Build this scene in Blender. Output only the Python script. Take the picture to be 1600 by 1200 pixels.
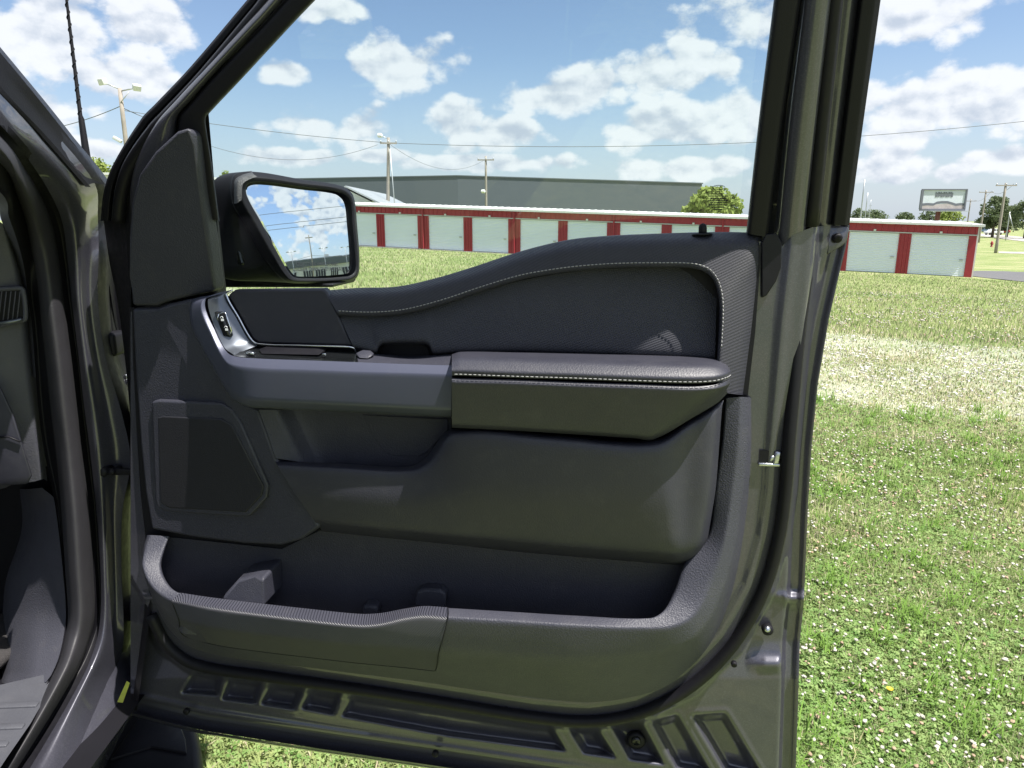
import bpy, bmesh, math, random
import numpy as np
from mathutils import Vector, Matrix

random.seed(7)
RNG = np.random.default_rng(7)
SC = bpy.context.scene
COL = SC.collection
for o in list(bpy.data.objects):
    bpy.data.objects.remove(o)

# ------------------------------------------------------------------ camera
F_PX, PITCH, CAM_H = 1109.0, math.radians(13.0), 1.41
cp, sp = math.cos(PITCH), math.sin(PITCH)
CAM = np.array([0.0, 0.0, CAM_H])
cam_data = bpy.data.cameras.new("camera")
cam_data.sensor_width = 36.0
cam_data.lens = F_PX / 1600.0 * 36.0
cam_data.clip_start = 0.02
cam_data.clip_end = 4000.0
cam = bpy.data.objects.new("camera", cam_data)
cam.location = CAM
cam.rotation_euler = (math.pi / 2 - PITCH, 0, 0)
COL.objects.link(cam)
SC.camera = cam

# ------------------------------------------------------------------ light
SUN = np.array([0.365, -0.195, 0.910]); SUN /= np.linalg.norm(SUN)
sun_data = bpy.data.lights.new("sun", 'SUN')
sun_data.energy = 5.0
sun_data.angle = math.radians(0.53)
sun_data.color = (1.0, 0.955, 0.89)
sun = bpy.data.objects.new("sun", sun_data)
sun.rotation_euler = Vector(SUN).to_track_quat('Z', 'Y').to_euler()
sun.location = (8, -4, 20)
COL.objects.link(sun)
SC.view_settings.view_transform = 'Standard'
SC.view_settings.look = 'None'
SC.view_settings.exposure = 1.02
SC.view_settings.gamma = 1.0
SC.cycles.max_bounces = 8
SC.cycles.transparent_max_bounces = 16
SC.cycles.use_denoising = True
SC.cycles.sample_clamp_indirect = 6.0

def ray(px, py):
    a = (px - 800.0) / F_PX; b = (600.0 - py) / F_PX
    return np.array([a, cp + sp * b, -sp + cp * b])
def at_y(px, py, Y):
    d = ray(px, py); return CAM + d * (Y / d[1])
def at_z(px, py, Z):
    d = ray(px, py); return CAM + d * ((Z - CAM_H) / d[2])

# ------------------------------------------------------------------ sky with cumulus
def build_world():
    w = bpy.data.worlds.new("World"); SC.world = w; w.use_nodes = True
    nt = w.node_tree; N = nt.nodes; L = nt.links; N.clear()
    out = N.new('ShaderNodeOutputWorld')
    bg = N.new('ShaderNodeBackground'); bg.inputs['Strength'].default_value = 0.10
    L.new(bg.outputs[0], out.inputs[0])
    sky = N.new('ShaderNodeTexSky'); sky.sky_type = 'NISHITA'; sky.sun_disc = False
    sky.sun_elevation = math.asin(SUN[2]); sky.sun_rotation = math.atan2(SUN[0], SUN[1])
    sky.altitude = 100; sky.air_density = 1.0; sky.dust_density = 0.7; sky.ozone_density = 1.5
    tc = N.new('ShaderNodeTexCoord')
    def math_(op, a, b=None, c=None, clamp=False):
        n = N.new('ShaderNodeMath'); n.operation = op; n.use_clamp = clamp
        for i, v in enumerate((a, b, c)):
            if v is None: continue
            if isinstance(v, (int, float)): n.inputs[i].default_value = v
            else: L.new(v, n.inputs[i])
        return n.outputs[0]
    def vmath(op, a, b=None, c=None):
        n = N.new('ShaderNodeVectorMath'); n.operation = op
        for i, v in enumerate((a, b, c)):
            if v is None: continue
            if isinstance(v, tuple): n.inputs[i].default_value = v
            else: L.new(v, n.inputs[i])
        return n
    def smooth(v, a, b):
        n = N.new('ShaderNodeMapRange'); n.interpolation_type = 'SMOOTHSTEP'
        L.new(v, n.inputs[0]); n.inputs[1].default_value = a; n.inputs[2].default_value = b
        return n.outputs[0]
    D = tc.outputs['Generated']
    sep = N.new('ShaderNodeSeparateXYZ'); L.new(D, sep.inputs[0])
    X, Y, Z = sep.outputs
    az = math_('ARCTAN2', X, Y); el = math_('ARCSINE', Z)
    ae = N.new('ShaderNodeCombineXYZ'); L.new(az, ae.inputs[0]); L.new(el, ae.inputs[1])
    # domain of the cloud noise: stretched direction
    dd = vmath('MULTIPLY', D, (1.0, 1.0, 1.5)).outputs[0]
    def noise(vec, scale, detail, rough, dist=0.0):
        n = N.new('ShaderNodeTexNoise'); n.inputs['Scale'].default_value = scale
        n.inputs['Detail'].default_value = detail; n.inputs['Roughness'].default_value = rough
        n.inputs['Distortion'].default_value = dist
        L.new(vec, n.inputs['Vector']); return n.outputs['Fac']
    def puff(vec, det):
        v = N.new('ShaderNodeTexVoronoi'); v.feature = 'F1'; v.normalize = True
        v.inputs['Scale'].default_value = 15.0; v.inputs['Detail'].default_value = det; v.inputs['Roughness'].default_value = .55
        v.inputs['Lacunarity'].default_value = 2.3
        L.new(vec, v.inputs['Vector'])
        q = noise(vec, 17.0, 6.0, 0.62)
        return math_('SUBTRACT', math_('MULTIPLY_ADD', q, .62, .50), math_('MULTIPLY', v.outputs['Distance'], 1.05))
    n1 = puff(dd, 1.0)
    up = vmath('ADD', dd, (0.004, -0.003, 0.016)).outputs[0]
    n1u = puff(up, 1.0)
    n2 = noise(dd, 4.2, 4.0, 0.5)
    blobs = [(635,100,82,36),(860,152,75,27),(935,135,62,36),(1015,118,75,36),(1085,88,42,46),(1135,100,36,30),
             (485,195,62,28),(565,200,52,30),(712,196,40,42),(795,210,58,26),(1045,200,92,40),(1165,180,46,42),
             (1180,38,66,50),(50,45,95,48),(240,40,65,50),(205,122,95,34),(50,165,95,30),(280,150,40,26),(445,112,36,16),
             (500,12,62,18),(1400,190,52,62),(1440,18,110,40),(1550,150,95,46),(1400,265,70,24),
             (1480,270,30,15),(1575,250,60,16),(450,245,70,14),(1080,262,110,20),(590,243,50,10),
             (760,255,140,14),(1240,275,80,18),(130,235,90,18)]
    acc = None
    for (bx_, by_, rx, ry) in blobs:
        d = ray(bx_, by_); d = d / np.linalg.norm(d)
        a0, e0 = math.atan2(d[0], d[1]), math.asin(d[2])
        kx, ky = F_PX / rx * 0.95, F_PX / ry * 0.95
        v = vmath('MULTIPLY_ADD', ae.outputs[0], (kx, ky, 0.0), (-a0 * kx, -e0 * ky, 0.0)).outputs[0]
        ln = vmath('LENGTH', v).outputs[1]
        acc = ln if acc is None else math_('MINIMUM', acc, ln)
    shape_in = math_('SUBTRACT', 1.0, acc)
    shape_in = math_('MAXIMUM', shape_in, -0.75)
    # outside the photographed patch: the same broken cumulus, from noise alone
    wide = math_('MULTIPLY_ADD', n2, 5.2, -2.35)
    wx = smooth(math_('ABSOLUTE', az), 0.62, 0.80)
    wz = smooth(el, 0.26, 0.36)
    outside = math_('MAXIMUM', wx, wz)
    mixs = N.new('ShaderNodeMix'); mixs.data_type = 'FLOAT'
    L.new(outside, mixs.inputs['Factor']); L.new(shape_in, mixs.inputs['A']); L.new(wide, mixs.inputs['B'])
    body = mixs.outputs['Result']
    dens = math_('ADD', math_('MULTIPLY', body, 1.15), math_('MULTIPLY_ADD', n1, 2.5, -1.22))
    mask = smooth(dens, 0.0, 0.46)
    # lit and shaded sides of the clouds, painted from the noise
    rel = math_('SUBTRACT', n1, n1u)
    lit = math_('MULTIPLY_ADD', rel, 1.7, 0.90)
    thick = smooth(dens, 0.35, 1.25)
    lit = math_('SUBTRACT', lit, math_('MULTIPLY', thick, 0.06))
    lit = math_('MINIMUM', math_('MAXIMUM', lit, 0.55), 1.12)
    cc = N.new('ShaderNodeMix'); cc.data_type = 'RGBA'
    cc.inputs['A'].default_value = (2.95, 3.32, 3.90, 1); cc.inputs['B'].default_value = (4.90, 5.05, 5.25, 1)
    L.new(smooth(lit, 0.5, 1.05), cc.inputs['Factor'])
    skyc = N.new('ShaderNodeMix'); skyc.data_type = 'RGBA'; skyc.blend_type = 'MULTIPLY'
    skyc.inputs['Factor'].default_value = 1.0
    L.new(sky.outputs[0], skyc.inputs['A']); skyc.inputs['B'].default_value = (.74, .745, .77, 1)
    hz = N.new('ShaderNodeMix'); hz.data_type = 'RGBA'        # pale summer haze towards the horizon
    L.new(math_('MULTIPLY', math_('SUBTRACT', 1.0, smooth(el, -0.02, 0.22)), 0.75), hz.inputs['Factor'])
    L.new(skyc.outputs['Result'], hz.inputs['A']); hz.inputs['B'].default_value = (3.0, 3.5, 4.2, 1); skyc = hz
    mx = N.new('ShaderNodeMix'); mx.data_type = 'RGBA'
    L.new(math_('MULTIPLY', mask, 0.93), mx.inputs['Factor'])
    L.new(skyc.outputs['Result'], mx.inputs['A']); L.new(cc.outputs['Result'], mx.inputs['B'])
    L.new(mx.outputs['Result'], bg.inputs['Color'])
    w.cycles.sampling_method = 'MANUAL'; w.cycles.sample_map_resolution = 512
build_world()

# ------------------------------------------------------------------ materials
def principled(name):
    m = bpy.data.materials.new(name); m.use_nodes = True
    nt = m.node_tree
    return m, nt.nodes, nt.links, nt.nodes['Principled BSDF']
def _noise(N, L, scale, detail=3.0, rough=0.55, coord='Object', vec=None):
    if vec is None:
        tc = N.new('ShaderNodeTexCoord'); vec = tc.outputs[coord]
    n = N.new('ShaderNodeTexNoise'); n.inputs['Scale'].default_value = scale
    n.inputs['Detail'].default_value = detail; n.inputs['Roughness'].default_value = rough
    L.new(vec, n.inputs['Vector']); return n.outputs['Fac']
def mat(name, col, rough=0.5, metal=0.0, var=0.12, vscale=6.0, bump=0.0, bscale=300.0, grain='noise', coat=0.0,
        spec=0.5, rvar=0.0, var2=None, bdist=0.001, dust=0.0):
    m, N, L, B = principled(name)
    B.inputs['Roughness'].default_value = rough; B.inputs['Metallic'].default_value = metal
    B.inputs['Specular IOR Level'].default_value = spec
    B.inputs['Coat Weight'].default_value = coat; B.inputs['Coat Roughness'].default_value = 0.04
    tc = N.new('ShaderNodeTexCoord'); vec = tc.outputs['Object']
    f = _noise(N, L, vscale, 4.0, 0.6, vec=vec)
    mx = N.new('ShaderNodeMix'); mx.data_type = 'RGBA'; L.new(f, mx.inputs['Factor'])
    a = [c * (1 - var) for c in col]; b = [min(1, c * (1 + var)) for c in col]
    if var2: b = var2
    mx.inputs['A'].default_value = (*a, 1); mx.inputs['B'].default_value = (*b, 1)
    if dust:
        dn = _noise(N, L, 26.0, 8.0, 0.72, vec=vec)
        dr = N.new('ShaderNodeMapRange'); dr.interpolation_type = 'SMOOTHSTEP'; L.new(dn, dr.inputs[0]); dr.inputs[1].default_value = .50; dr.inputs[2].default_value = .78
        dr.inputs[4].default_value = dust
        dm = N.new('ShaderNodeMix'); dm.data_type = 'RGBA'; L.new(dr.outputs[0], dm.inputs['Factor']); L.new(mx.outputs['Result'], dm.inputs['A'])
        dm.inputs['B'].default_value = (.17, .16, .15, 1); mx = dm
    L.new(mx.outputs['Result'], B.inputs['Base Color'])
    if rvar:
        g = _noise(N, L, vscale * 3.1, 5.0, 0.65, vec=vec)
        mr = N.new('ShaderNodeMapRange'); L.new(g, mr.inputs[0]); mr.inputs[1].default_value = 0.3; mr.inputs[2].default_value = 0.7
        mr.inputs[3].default_value = max(0.02, rough - rvar); mr.inputs[4].default_value = min(1, rough + rvar)
        L.new(mr.outputs[0], B.inputs['Roughness'])
    if bump:
        bp = N.new('ShaderNodeBump'); bp.inputs['Strength'].default_value = bump; bp.inputs['Distance'].default_value = bdist
        if grain == 'dots':
            v = N.new('ShaderNodeTexVoronoi'); v.inputs['Scale'].default_value = bscale; v.inputs['Randomness'].default_value = 0.0
            mp = N.new('ShaderNodeMapping'); mp.inputs['Rotation'].default_value = (0, math.radians(45), math.radians(7.8)); L.new(vec, mp.inputs[0]); mp.inputs['Scale'].default_value = (1, .02, 1); L.new(mp.outputs[0], v.inputs['Vector'])
            h = v.outputs['Distance']
            hr = N.new('ShaderNodeMapRange'); L.new(h, hr.inputs[0]); hr.inputs[1].default_value = .30; hr.inputs[2].default_value = .42
            m4 = N.new('ShaderNodeMix'); m4.data_type = 'RGBA'; m4.inputs['A'].default_value = (.006, .006, .007, 1); L.new(hr.outputs[0], m4.inputs['Factor']); L.new(mx.outputs['Result'], m4.inputs['B']); L.new(m4.outputs['Result'], B.inputs['Base Color'])
        elif grain == 'leather':
            v = N.new('ShaderNodeTexVoronoi'); v.inputs['Scale'].default_value = bscale; L.new(vec, v.inputs['Vector'])
            h = v.outputs['Distance']
        elif grain in ('weave', 'hatch', 'dots'):
            s = N.new('ShaderNodeSeparateXYZ'); L.new(vec, s.inputs[0])
            def w(a, k, b=None, k2=0.0):
                n = N.new('ShaderNodeMath'); n.operation = 'MULTIPLY'; L.new(a, n.inputs[0]); n.inputs[1].default_value = k
                o = n.outputs[0]
                if b is not None:
                    n2 = N.new('ShaderNodeMath'); n2.operation = 'MULTIPLY_ADD'; L.new(b, n2.inputs[0]); n2.inputs[1].default_value = k2
                    L.new(o, n2.inputs[2]); o = n2.outputs[0]
                q = N.new('ShaderNodeMath'); q.operation = 'SINE'; L.new(o, q.inputs[0]); return q.outputs[0]
            if grain == 'weave':
                p, q = w(s.outputs[0], bscale, s.outputs[2], bscale * .6), w(s.outputs[2], bscale, s.outputs[0], -bscale * .6)
            elif grain == 'hatch':
                p, q = w(s.outputs[0], bscale, s.outputs[2], bscale * 1.4), w(s.outputs[0], bscale, s.outputs[2], bscale * 1.4)
            else:
                p, q = w(s.outputs[0], bscale), w(s.outputs[2], bscale)
            mm = N.new('ShaderNodeMath'); mm.operation = 'MULTIPLY' if grain != 'hatch' else 'ADD'
            L.new(p, mm.inputs[0]); L.new(q, mm.inputs[1]); h = mm.outputs[0]
        else:
            h = _noise(N, L, bscale, 2.0, 0.6, vec=vec)
        L.new(h, bp.inputs['Height']); L.new(bp.outputs[0], B.inputs['Normal'])
    return m

M = {}
M['trim'] = mat('dark_moulded_plastic', (0.029, 0.030, 0.043), 0.54, var=.10, vscale=9, bump=.8, bscale=460, rvar=.06, dust=.09)
M['trim_low'] = mat('grained_door_plastic', (0.041, 0.042, 0.057), 0.50, var=.12, vscale=7, bump=1.0, bscale=430, rvar=.06, dust=.09)
M['pad'] = mat('soft_touch_vinyl', (0.028, 0.029, 0.041), 0.54, var=.10, vscale=7, bump=.6, bscale=2000, grain='weave', rvar=.05, dust=.09)
M['insert'] = mat('perforated_vinyl', (0.032, 0.034, 0.046), 0.62, var=.10, vscale=7, bump=.5, bscale=1700, grain='weave')
M['leather'] = mat('black_leatherette', (0.027, 0.0275, 0.039), 0.48, var=.12, vscale=8, bump=.20, bscale=430, grain='leather', rvar=.05, dust=.09)
M['applique'] = mat('charcoal_applique', (0.021, 0.0212, 0.032), 0.50, var=.22, vscale=14, bump=.1, bscale=300, rvar=.08, dust=.09)
M['band'] = mat('satin_grey_blue_plastic', (0.070, 0.076, 0.112), 0.38, metal=.25, var=.05, vscale=5, bump=.08, bscale=900, dust=.09)
M['brushed'] = mat('satin_silver_bezel', (0.15, 0.165, 0.19), 0.34, metal=.8, var=.10, vscale=20)
M['chrome'] = mat('chrome', (0.75, 0.76, 0.78), 0.10, metal=1.0, var=.03)
M['gloss_black'] = mat('gloss_black_plastic', (0.008, 0.009, 0.010), 0.12, var=.1, vscale=12)
M['black'] = mat('matt_black_plastic', (0.008, 0.0078, 0.0105), 0.55, spec=.22, var=.2, vscale=15, bump=.2, bscale=500)
M['rubber'] = mat('black_rubber', (0.008, 0.0078, 0.0105), 0.50, spec=.25, var=.25, vscale=30, bump=.15, bscale=400, rvar=.1)
M['ribbed'] = mat('grey_ribbed_seal', (0.026, 0.025, 0.030), 0.58, var=.25, vscale=26, bump=.3, bscale=300)
M['mesh'] = mat('speaker_mesh', (0.013, 0.0133, 0.018), 0.6, metal=.1, var=.15, vscale=20, bump=.25, bscale=520, bdist=.002)
M['hatch'] = mat('hatched_door_plastic', (0.042, 0.043, 0.058), 0.46, var=.12, vscale=8, bump=.55, bscale=1500, grain='hatch', dust=.09)
M['thread'] = mat('pale_grey_thread', (0.30, 0.30, 0.30), 0.8, var=.15, vscale=60)
M['steel'] = mat('bare_zinc_steel', (0.50, 0.52, 0.57), 0.28, metal=1.0, var=.25, vscale=90, bump=.4, bscale=160, rvar=.12)
M['dash'] = mat('dash_plastic', (0.056, 0.057, 0.074), 0.62, var=.10, vscale=10, bump=.8, bscale=400, rvar=.05, dust=.16)
M['sill'] = mat('sill_plastic', (0.060, 0.062, 0.074), 0.58, var=.16, vscale=12, bump=.5, bscale=420, rvar=.08, dust=.16)
M['white_print'] = mat('white_print', (0.7, 0.72, 0.74), 0.5)
M['grey_print'] = mat('grey_print', (0.03, 0.035, 0.04), 0.6)
M['sticker'] = mat('yellow_green_label', (0.42, 0.46, 0.07), 0.6, var=.3, vscale=120)
def paint():
    m, N, L, B = principled('dark_grey_metallic_paint')
    B.inputs['Metallic'].default_value = .35; B.inputs['Roughness'].default_value = .38
    B.inputs['Coat Weight'].default_value = 1.0; B.inputs['Coat Roughness'].default_value = .04
    tc = N.new('ShaderNodeTexCoord')
    v = N.new('ShaderNodeTexVoronoi'); v.inputs['Scale'].default_value = 900; L.new(tc.outputs['Object'], v.inputs['Vector'])
    cr = N.new('ShaderNodeMix'); cr.data_type = 'RGBA'
    cr.inputs['A'].default_value = (.052, .052, .069, 1); cr.inputs['B'].default_value = (.075, .075, .095, 1)
    pw = N.new('ShaderNodeMath'); pw.operation = 'POWER'; pw.inputs[1].default_value = 3.0
    sx = N.new('ShaderNodeSeparateColor'); L.new(v.outputs['Color'], sx.inputs[0]); L.new(sx.outputs[0], pw.inputs[0])
    L.new(pw.outputs[0], cr.inputs['Factor']); L.new(cr.outputs['Result'], B.inputs['Base Color'])
    f = _noise(N, L, 55, 2, .5, vec=tc.outputs['Object'])
    bp = N.new('ShaderNodeBump'); bp.inputs['Strength'].default_value = .05; bp.inputs['Distance'].default_value = .002
    L.new(f, bp.inputs['Height']); L.new(bp.outputs[0], B.inputs['Coat Normal'])
    return m
M['paint'] = paint()
def glass_mat(name, tint):
    m = bpy.data.materials.new(name); m.use_nodes = True
    N, L = m.node_tree.nodes, m.node_tree.links; N.clear()
    o = N.new('ShaderNodeOutputMaterial'); t = N.new('ShaderNodeBsdfTransparent'); g = N.new('ShaderNodeBsdfGlossy')
    t.inputs[0].default_value = (*tint, 1); g.inputs['Roughness'].default_value = .01
    g.inputs['Color'].default_value = (.9, .95, .95, 1)
    fr = N.new('ShaderNodeFresnel'); fr.inputs['IOR'].default_value = 1.5
    nz = _noise(N, L, 9, 4, .6)
    mr = N.new('ShaderNodeMapRange'); L.new(nz, mr.inputs[0]); mr.inputs[3].default_value = .85; mr.inputs[4].default_value = 1.15
    mu = N.new('ShaderNodeMath'); mu.operation = 'MULTIPLY'; L.new(fr.outputs[0], mu.inputs[0]); L.new(mr.outputs[0], mu.inputs[1])
    ge = N.new('ShaderNodeNewGeometry'); ib = N.new('ShaderNodeMath'); ib.operation = 'SUBTRACT'; ib.inputs[0].default_value = 1.0; L.new(ge.outputs['Backfacing'], ib.inputs[1])
    mb2 = N.new('ShaderNodeMath'); mb2.operation = 'MULTIPLY'; L.new(mu.outputs[0], mb2.inputs[0]); L.new(ib.outputs[0], mb2.inputs[1]); mu = mb2
    mx = N.new('ShaderNodeMixShader'); L.new(mu.outputs[0], mx.inputs[0]); L.new(t.outputs[0], mx.inputs[1]); L.new(g.outputs[0], mx.inputs[2])
    L.new(mx.outputs[0], o.inputs[0]); return m
M['glass'] = glass_mat('tinted_side_glass', (.945, .975, .97))
M['windshield'] = glass_mat('windshield_glass', (.80, .88, .86))
M['mirror'] = mat('mirror_silver', (.90, .93, .95), .004, metal=1.0, var=.01)

# ------------------------------------------------------------------ mesh helpers
BASE = {}
def link(name, me, m, parent=None, smooth=True):
    o = bpy.data.objects.new(name, me); COL.objects.link(o)
    if m is not None:
        for mm in (m if isinstance(m, (list, tuple)) else [m]): me.materials.append(mm)
    if smooth and len(me.polygons):
        me.polygons.foreach_set('use_smooth', [True] * len(me.polygons))
    if parent is not None:
        o.parent = parent
        o.matrix_parent_inverse = BASE.get(parent.name, Matrix()).inverted()
    BASE[o.name] = Matrix()
    return o
def root(name, loc, label, cat, group=None, rz=0.0):
    o = bpy.data.objects.new(name, None); COL.objects.link(o)
    o.empty_display_size = .2
    o.location = loc; o.rotation_euler[2] = rz
    BASE[o.name] = Matrix.Translation(Vector(loc)) @ Matrix.Rotation(rz, 4, 'Z')
    tag(o, label, cat, group); return o
def tag(o, label, cat=None, group=None, kind=None):
    if label: o['label'] = label
    if cat: o['category'] = cat
    if group: o['group'] = group
    if kind: o['kind'] = kind
    return o
def mesh(verts, faces, name='mesh'):
    me = bpy.data.meshes.new(name)
    me.from_pydata([tuple(map(float, v)) for v in verts], [], faces); me.update(); return me
def fast_mesh(V, Fq, name='mesh'):
    """V (n,3) floats, Fq (m,k) ints, all faces with k corners"""
    me = bpy.data.meshes.new(name); V = np.asarray(V, dtype=np.float32); Fq = np.asarray(Fq, dtype=np.int32)
    k = Fq.shape[1]; me.vertices.add(len(V)); me.vertices.foreach_set('co', V.ravel())
    me.loops.add(Fq.size); me.loops.foreach_set('vertex_index', Fq.ravel())
    me.polygons.add(len(Fq)); me.polygons.foreach_set('loop_start', np.arange(0, Fq.size, k, dtype=np.int32))
    me.update(calc_edges=True); return me
def catmull(P, k, closed=False):
    P = np.asarray(P, float); n = len(P); out = []
    segs = n if closed else n - 1
    for i in range(segs):
        p1, p2 = P[i], P[(i + 1) % n]
        p0 = P[(i - 1) % n] if (closed or i > 0) else 2 * p1 - p2
        p3 = P[(i + 2) % n] if (closed or i + 2 < n) else 2 * p2 - p1
        # centripetal-like tension to stop overshoot on uneven spacing
        d1 = np.linalg.norm(p2 - p1) + 1e-9
        m1 = (p2 - p0) / (np.linalg.norm(p2 - p1) + np.linalg.norm(p1 - p0) + 1e-9) * d1
        m2 = (p3 - p1) / (np.linalg.norm(p3 - p2) + np.linalg.norm(p2 - p1) + 1e-9) * d1
        for j in range(k):
            t = j / k; t2, t3 = t * t, t * t * t
            out.append((2*t3 - 3*t2 + 1) * p1 + (t3 - 2*t2 + t) * m1 + (-2*t3 + 3*t2) * p2 + (t3 - t2) * m2)
    if not closed: out.append(P[-1])
    return np.array(out)
def round_poly(P, fr, seg=4):
    """round the inner corners of an open polyline"""
    P = np.asarray(P); out = [P[0]]
    for i in range(1, len(P) - 1):
        a = P[i] + (P[i-1] - P[i]) * fr; b = P[i] + (P[i+1] - P[i]) * fr
        for j in range(seg + 1):
            t = j / seg; out.append((1-t)**2 * a + 2*t*(1-t) * P[i] + t*t * b)
    out.append(P[-1]); return np.array(out)
def loft(rows, k=8, fr=.3, seg=4, closed=False):
    """rows: list of equally long lists of 3-d points; smooth along a row, rounded corners across rows"""
    R = [catmull(r, k, closed) for r in rows]
    R = np.array(R)                                     # rows, cols, 3
    cols = [round_poly(R[:, j], fr, seg) if len(rows) > 2 else R[:, j] for j in range(R.shape[1])]
    G = np.array(cols)                                  # cols, m, 3
    return grid_mesh(G, closed)
def grid_mesh(G, closed=False):
    nc, m = G.shape[:2]
    V = G.reshape(-1, 3); Fs = []
    for i in range(nc if closed else nc - 1):
        a = i * m; b = ((i + 1) % nc) * m
        for j in range(m - 1): Fs.append((a + j, b + j, b + j + 1, a + j + 1))
    return fast_mesh(V, Fs)
def tube_pts(P, r, n=8, cap=True):
    P = [Vector(p) for p in P]; V = []; Fs = []
    rs = r if hasattr(r, '__len__') else [r] * len(P)
    up = Vector((0, 0, 1)); prev = None
    for i, p in enumerate(P):
        t = (P[min(i + 1, len(P) - 1)] - P[max(i - 1, 0)]).normalized()
        if prev is None:
            a = t.cross(up)
            if a.length < .01: a = t.cross(Vector((1, 0, 0)))
            a.normalize()
        else:
            a = (prev - t * prev.dot(t)).normalized()
        prev = a; b = t.cross(a)
        for j in range(n):
            q = 2 * math.pi * j / n
            V.append(p + a * math.cos(q) * rs[i] + b * math.sin(q) * rs[i])
    for i in range(len(P) - 1):
        for j in range(n):
            Fs.append((i*n + j, i*n + (j+1) % n, (i+1)*n + (j+1) % n, (i+1)*n + j))
    if cap: Fs.append(tuple(range(n))[::-1]); Fs.append(tuple((len(P)-1)*n + j for j in range(n)))
    return V, Fs
def tube(P, r, n=8, cap=True): return mesh(*tube_pts(P, r, n, cap))
class MB:
    """collects simple solids into one mesh"""
    def __init__(s): s.V = []; s.F = []
    def add(s, V, F):
        b = len(s.V); s.V += [tuple(map(float, v)) for v in V]; s.F += [tuple(i + b for i in f) for f in F]; return s
    def box(s, c, d, ax=None):
        c = Vector(c); ax = ax or (Vector((1,0,0)), Vector((0,1,0)), Vector((0,0,1)))
        V = [c + ax[0]*d[0]*.5*i + ax[1]*d[1]*.5*j + ax[2]*d[2]*.5*k for i in (-1,1) for j in (-1,1) for k in (-1,1)]
        return s.add(V, [(0,1,3,2),(4,6,7,5),(0,4,5,1),(2,3,7,6),(0,2,6,4),(1,5,7,3)])
    def tube(s, P, r, n=8, cap=True): return s.add(*tube_pts(P, r, n, cap))
    def me(s): return mesh(s.V, s.F)
def bevelled(me, w=.002, seg=2, angle=.6):
    bm = bmesh.new(); bm.from_mesh(me)
    bmesh.ops.recalc_face_normals(bm, faces=bm.faces)
    es = [e for e in bm.edges if len(e.link_faces) == 2 and e.calc_face_angle(0) > angle]
    bmesh.ops.bevel(bm, geom=es, offset=w, segments=seg, affect='EDGES', profile=.5, clamp_overlap=True)
    bm.to_mesh(me); bm.free(); return me

# ------------------------------------------------------------------ terrain
SM = lambda t: t * t * (3 - 2 * t)
def ground(x, y):
    x = np.asarray(x, float); y = np.asarray(y, float)
    r = np.sqrt(x * x + y * y)
    c = .03 + .16 * SM(np.clip((r - 3) / 8, 0, 1))
    yy = np.maximum(y, -30)
    p = -.04205 * x - .01743 * yy + c
    lo, hi, k = -2.7, .35, .35
    p = lo + np.logaddexp(0, (p - lo) / k) * k
    p = hi - np.logaddexp(0, (hi - p) / k) * k
    return p + .012 * np.sin(x * 2.1 + .7) * np.sin(y * 1.7) + .02 * np.sin(x * .55) * np.cos(y * .43 + 1)
def on_ground(px, py):
    d = ray(px, py); t = .5
    P = CAM + d
    for _ in range(4000):
        P = CAM + d * t
        if P[2] <= ground(P[0], P[1]): break
        t += max(.01, (P[2] - float(ground(P[0], P[1]))) * .6)
    return P
def gz(x, y): return float(ground(x, y))

TRACK_A, TRACK_B = on_ground(1300, 596), on_ground(1600, 622)
_td = (TRACK_B - TRACK_A)[:2]; _td /= np.linalg.norm(_td); TRACK_N = np.array([-_td[1], _td[0]])
_e1, _e2 = on_ground(1420, 530), on_ground(1420, 655)
TRACK_HW = abs(np.dot((_e1 - _e2)[:2], TRACK_N)) / 2
TRACK_C = ((_e1 + _e2) / 2)[:2]
def track_d(x, y): return (x - TRACK_C[0]) * TRACK_N[0] + (y - TRACK_C[1]) * TRACK_N[1]

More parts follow.
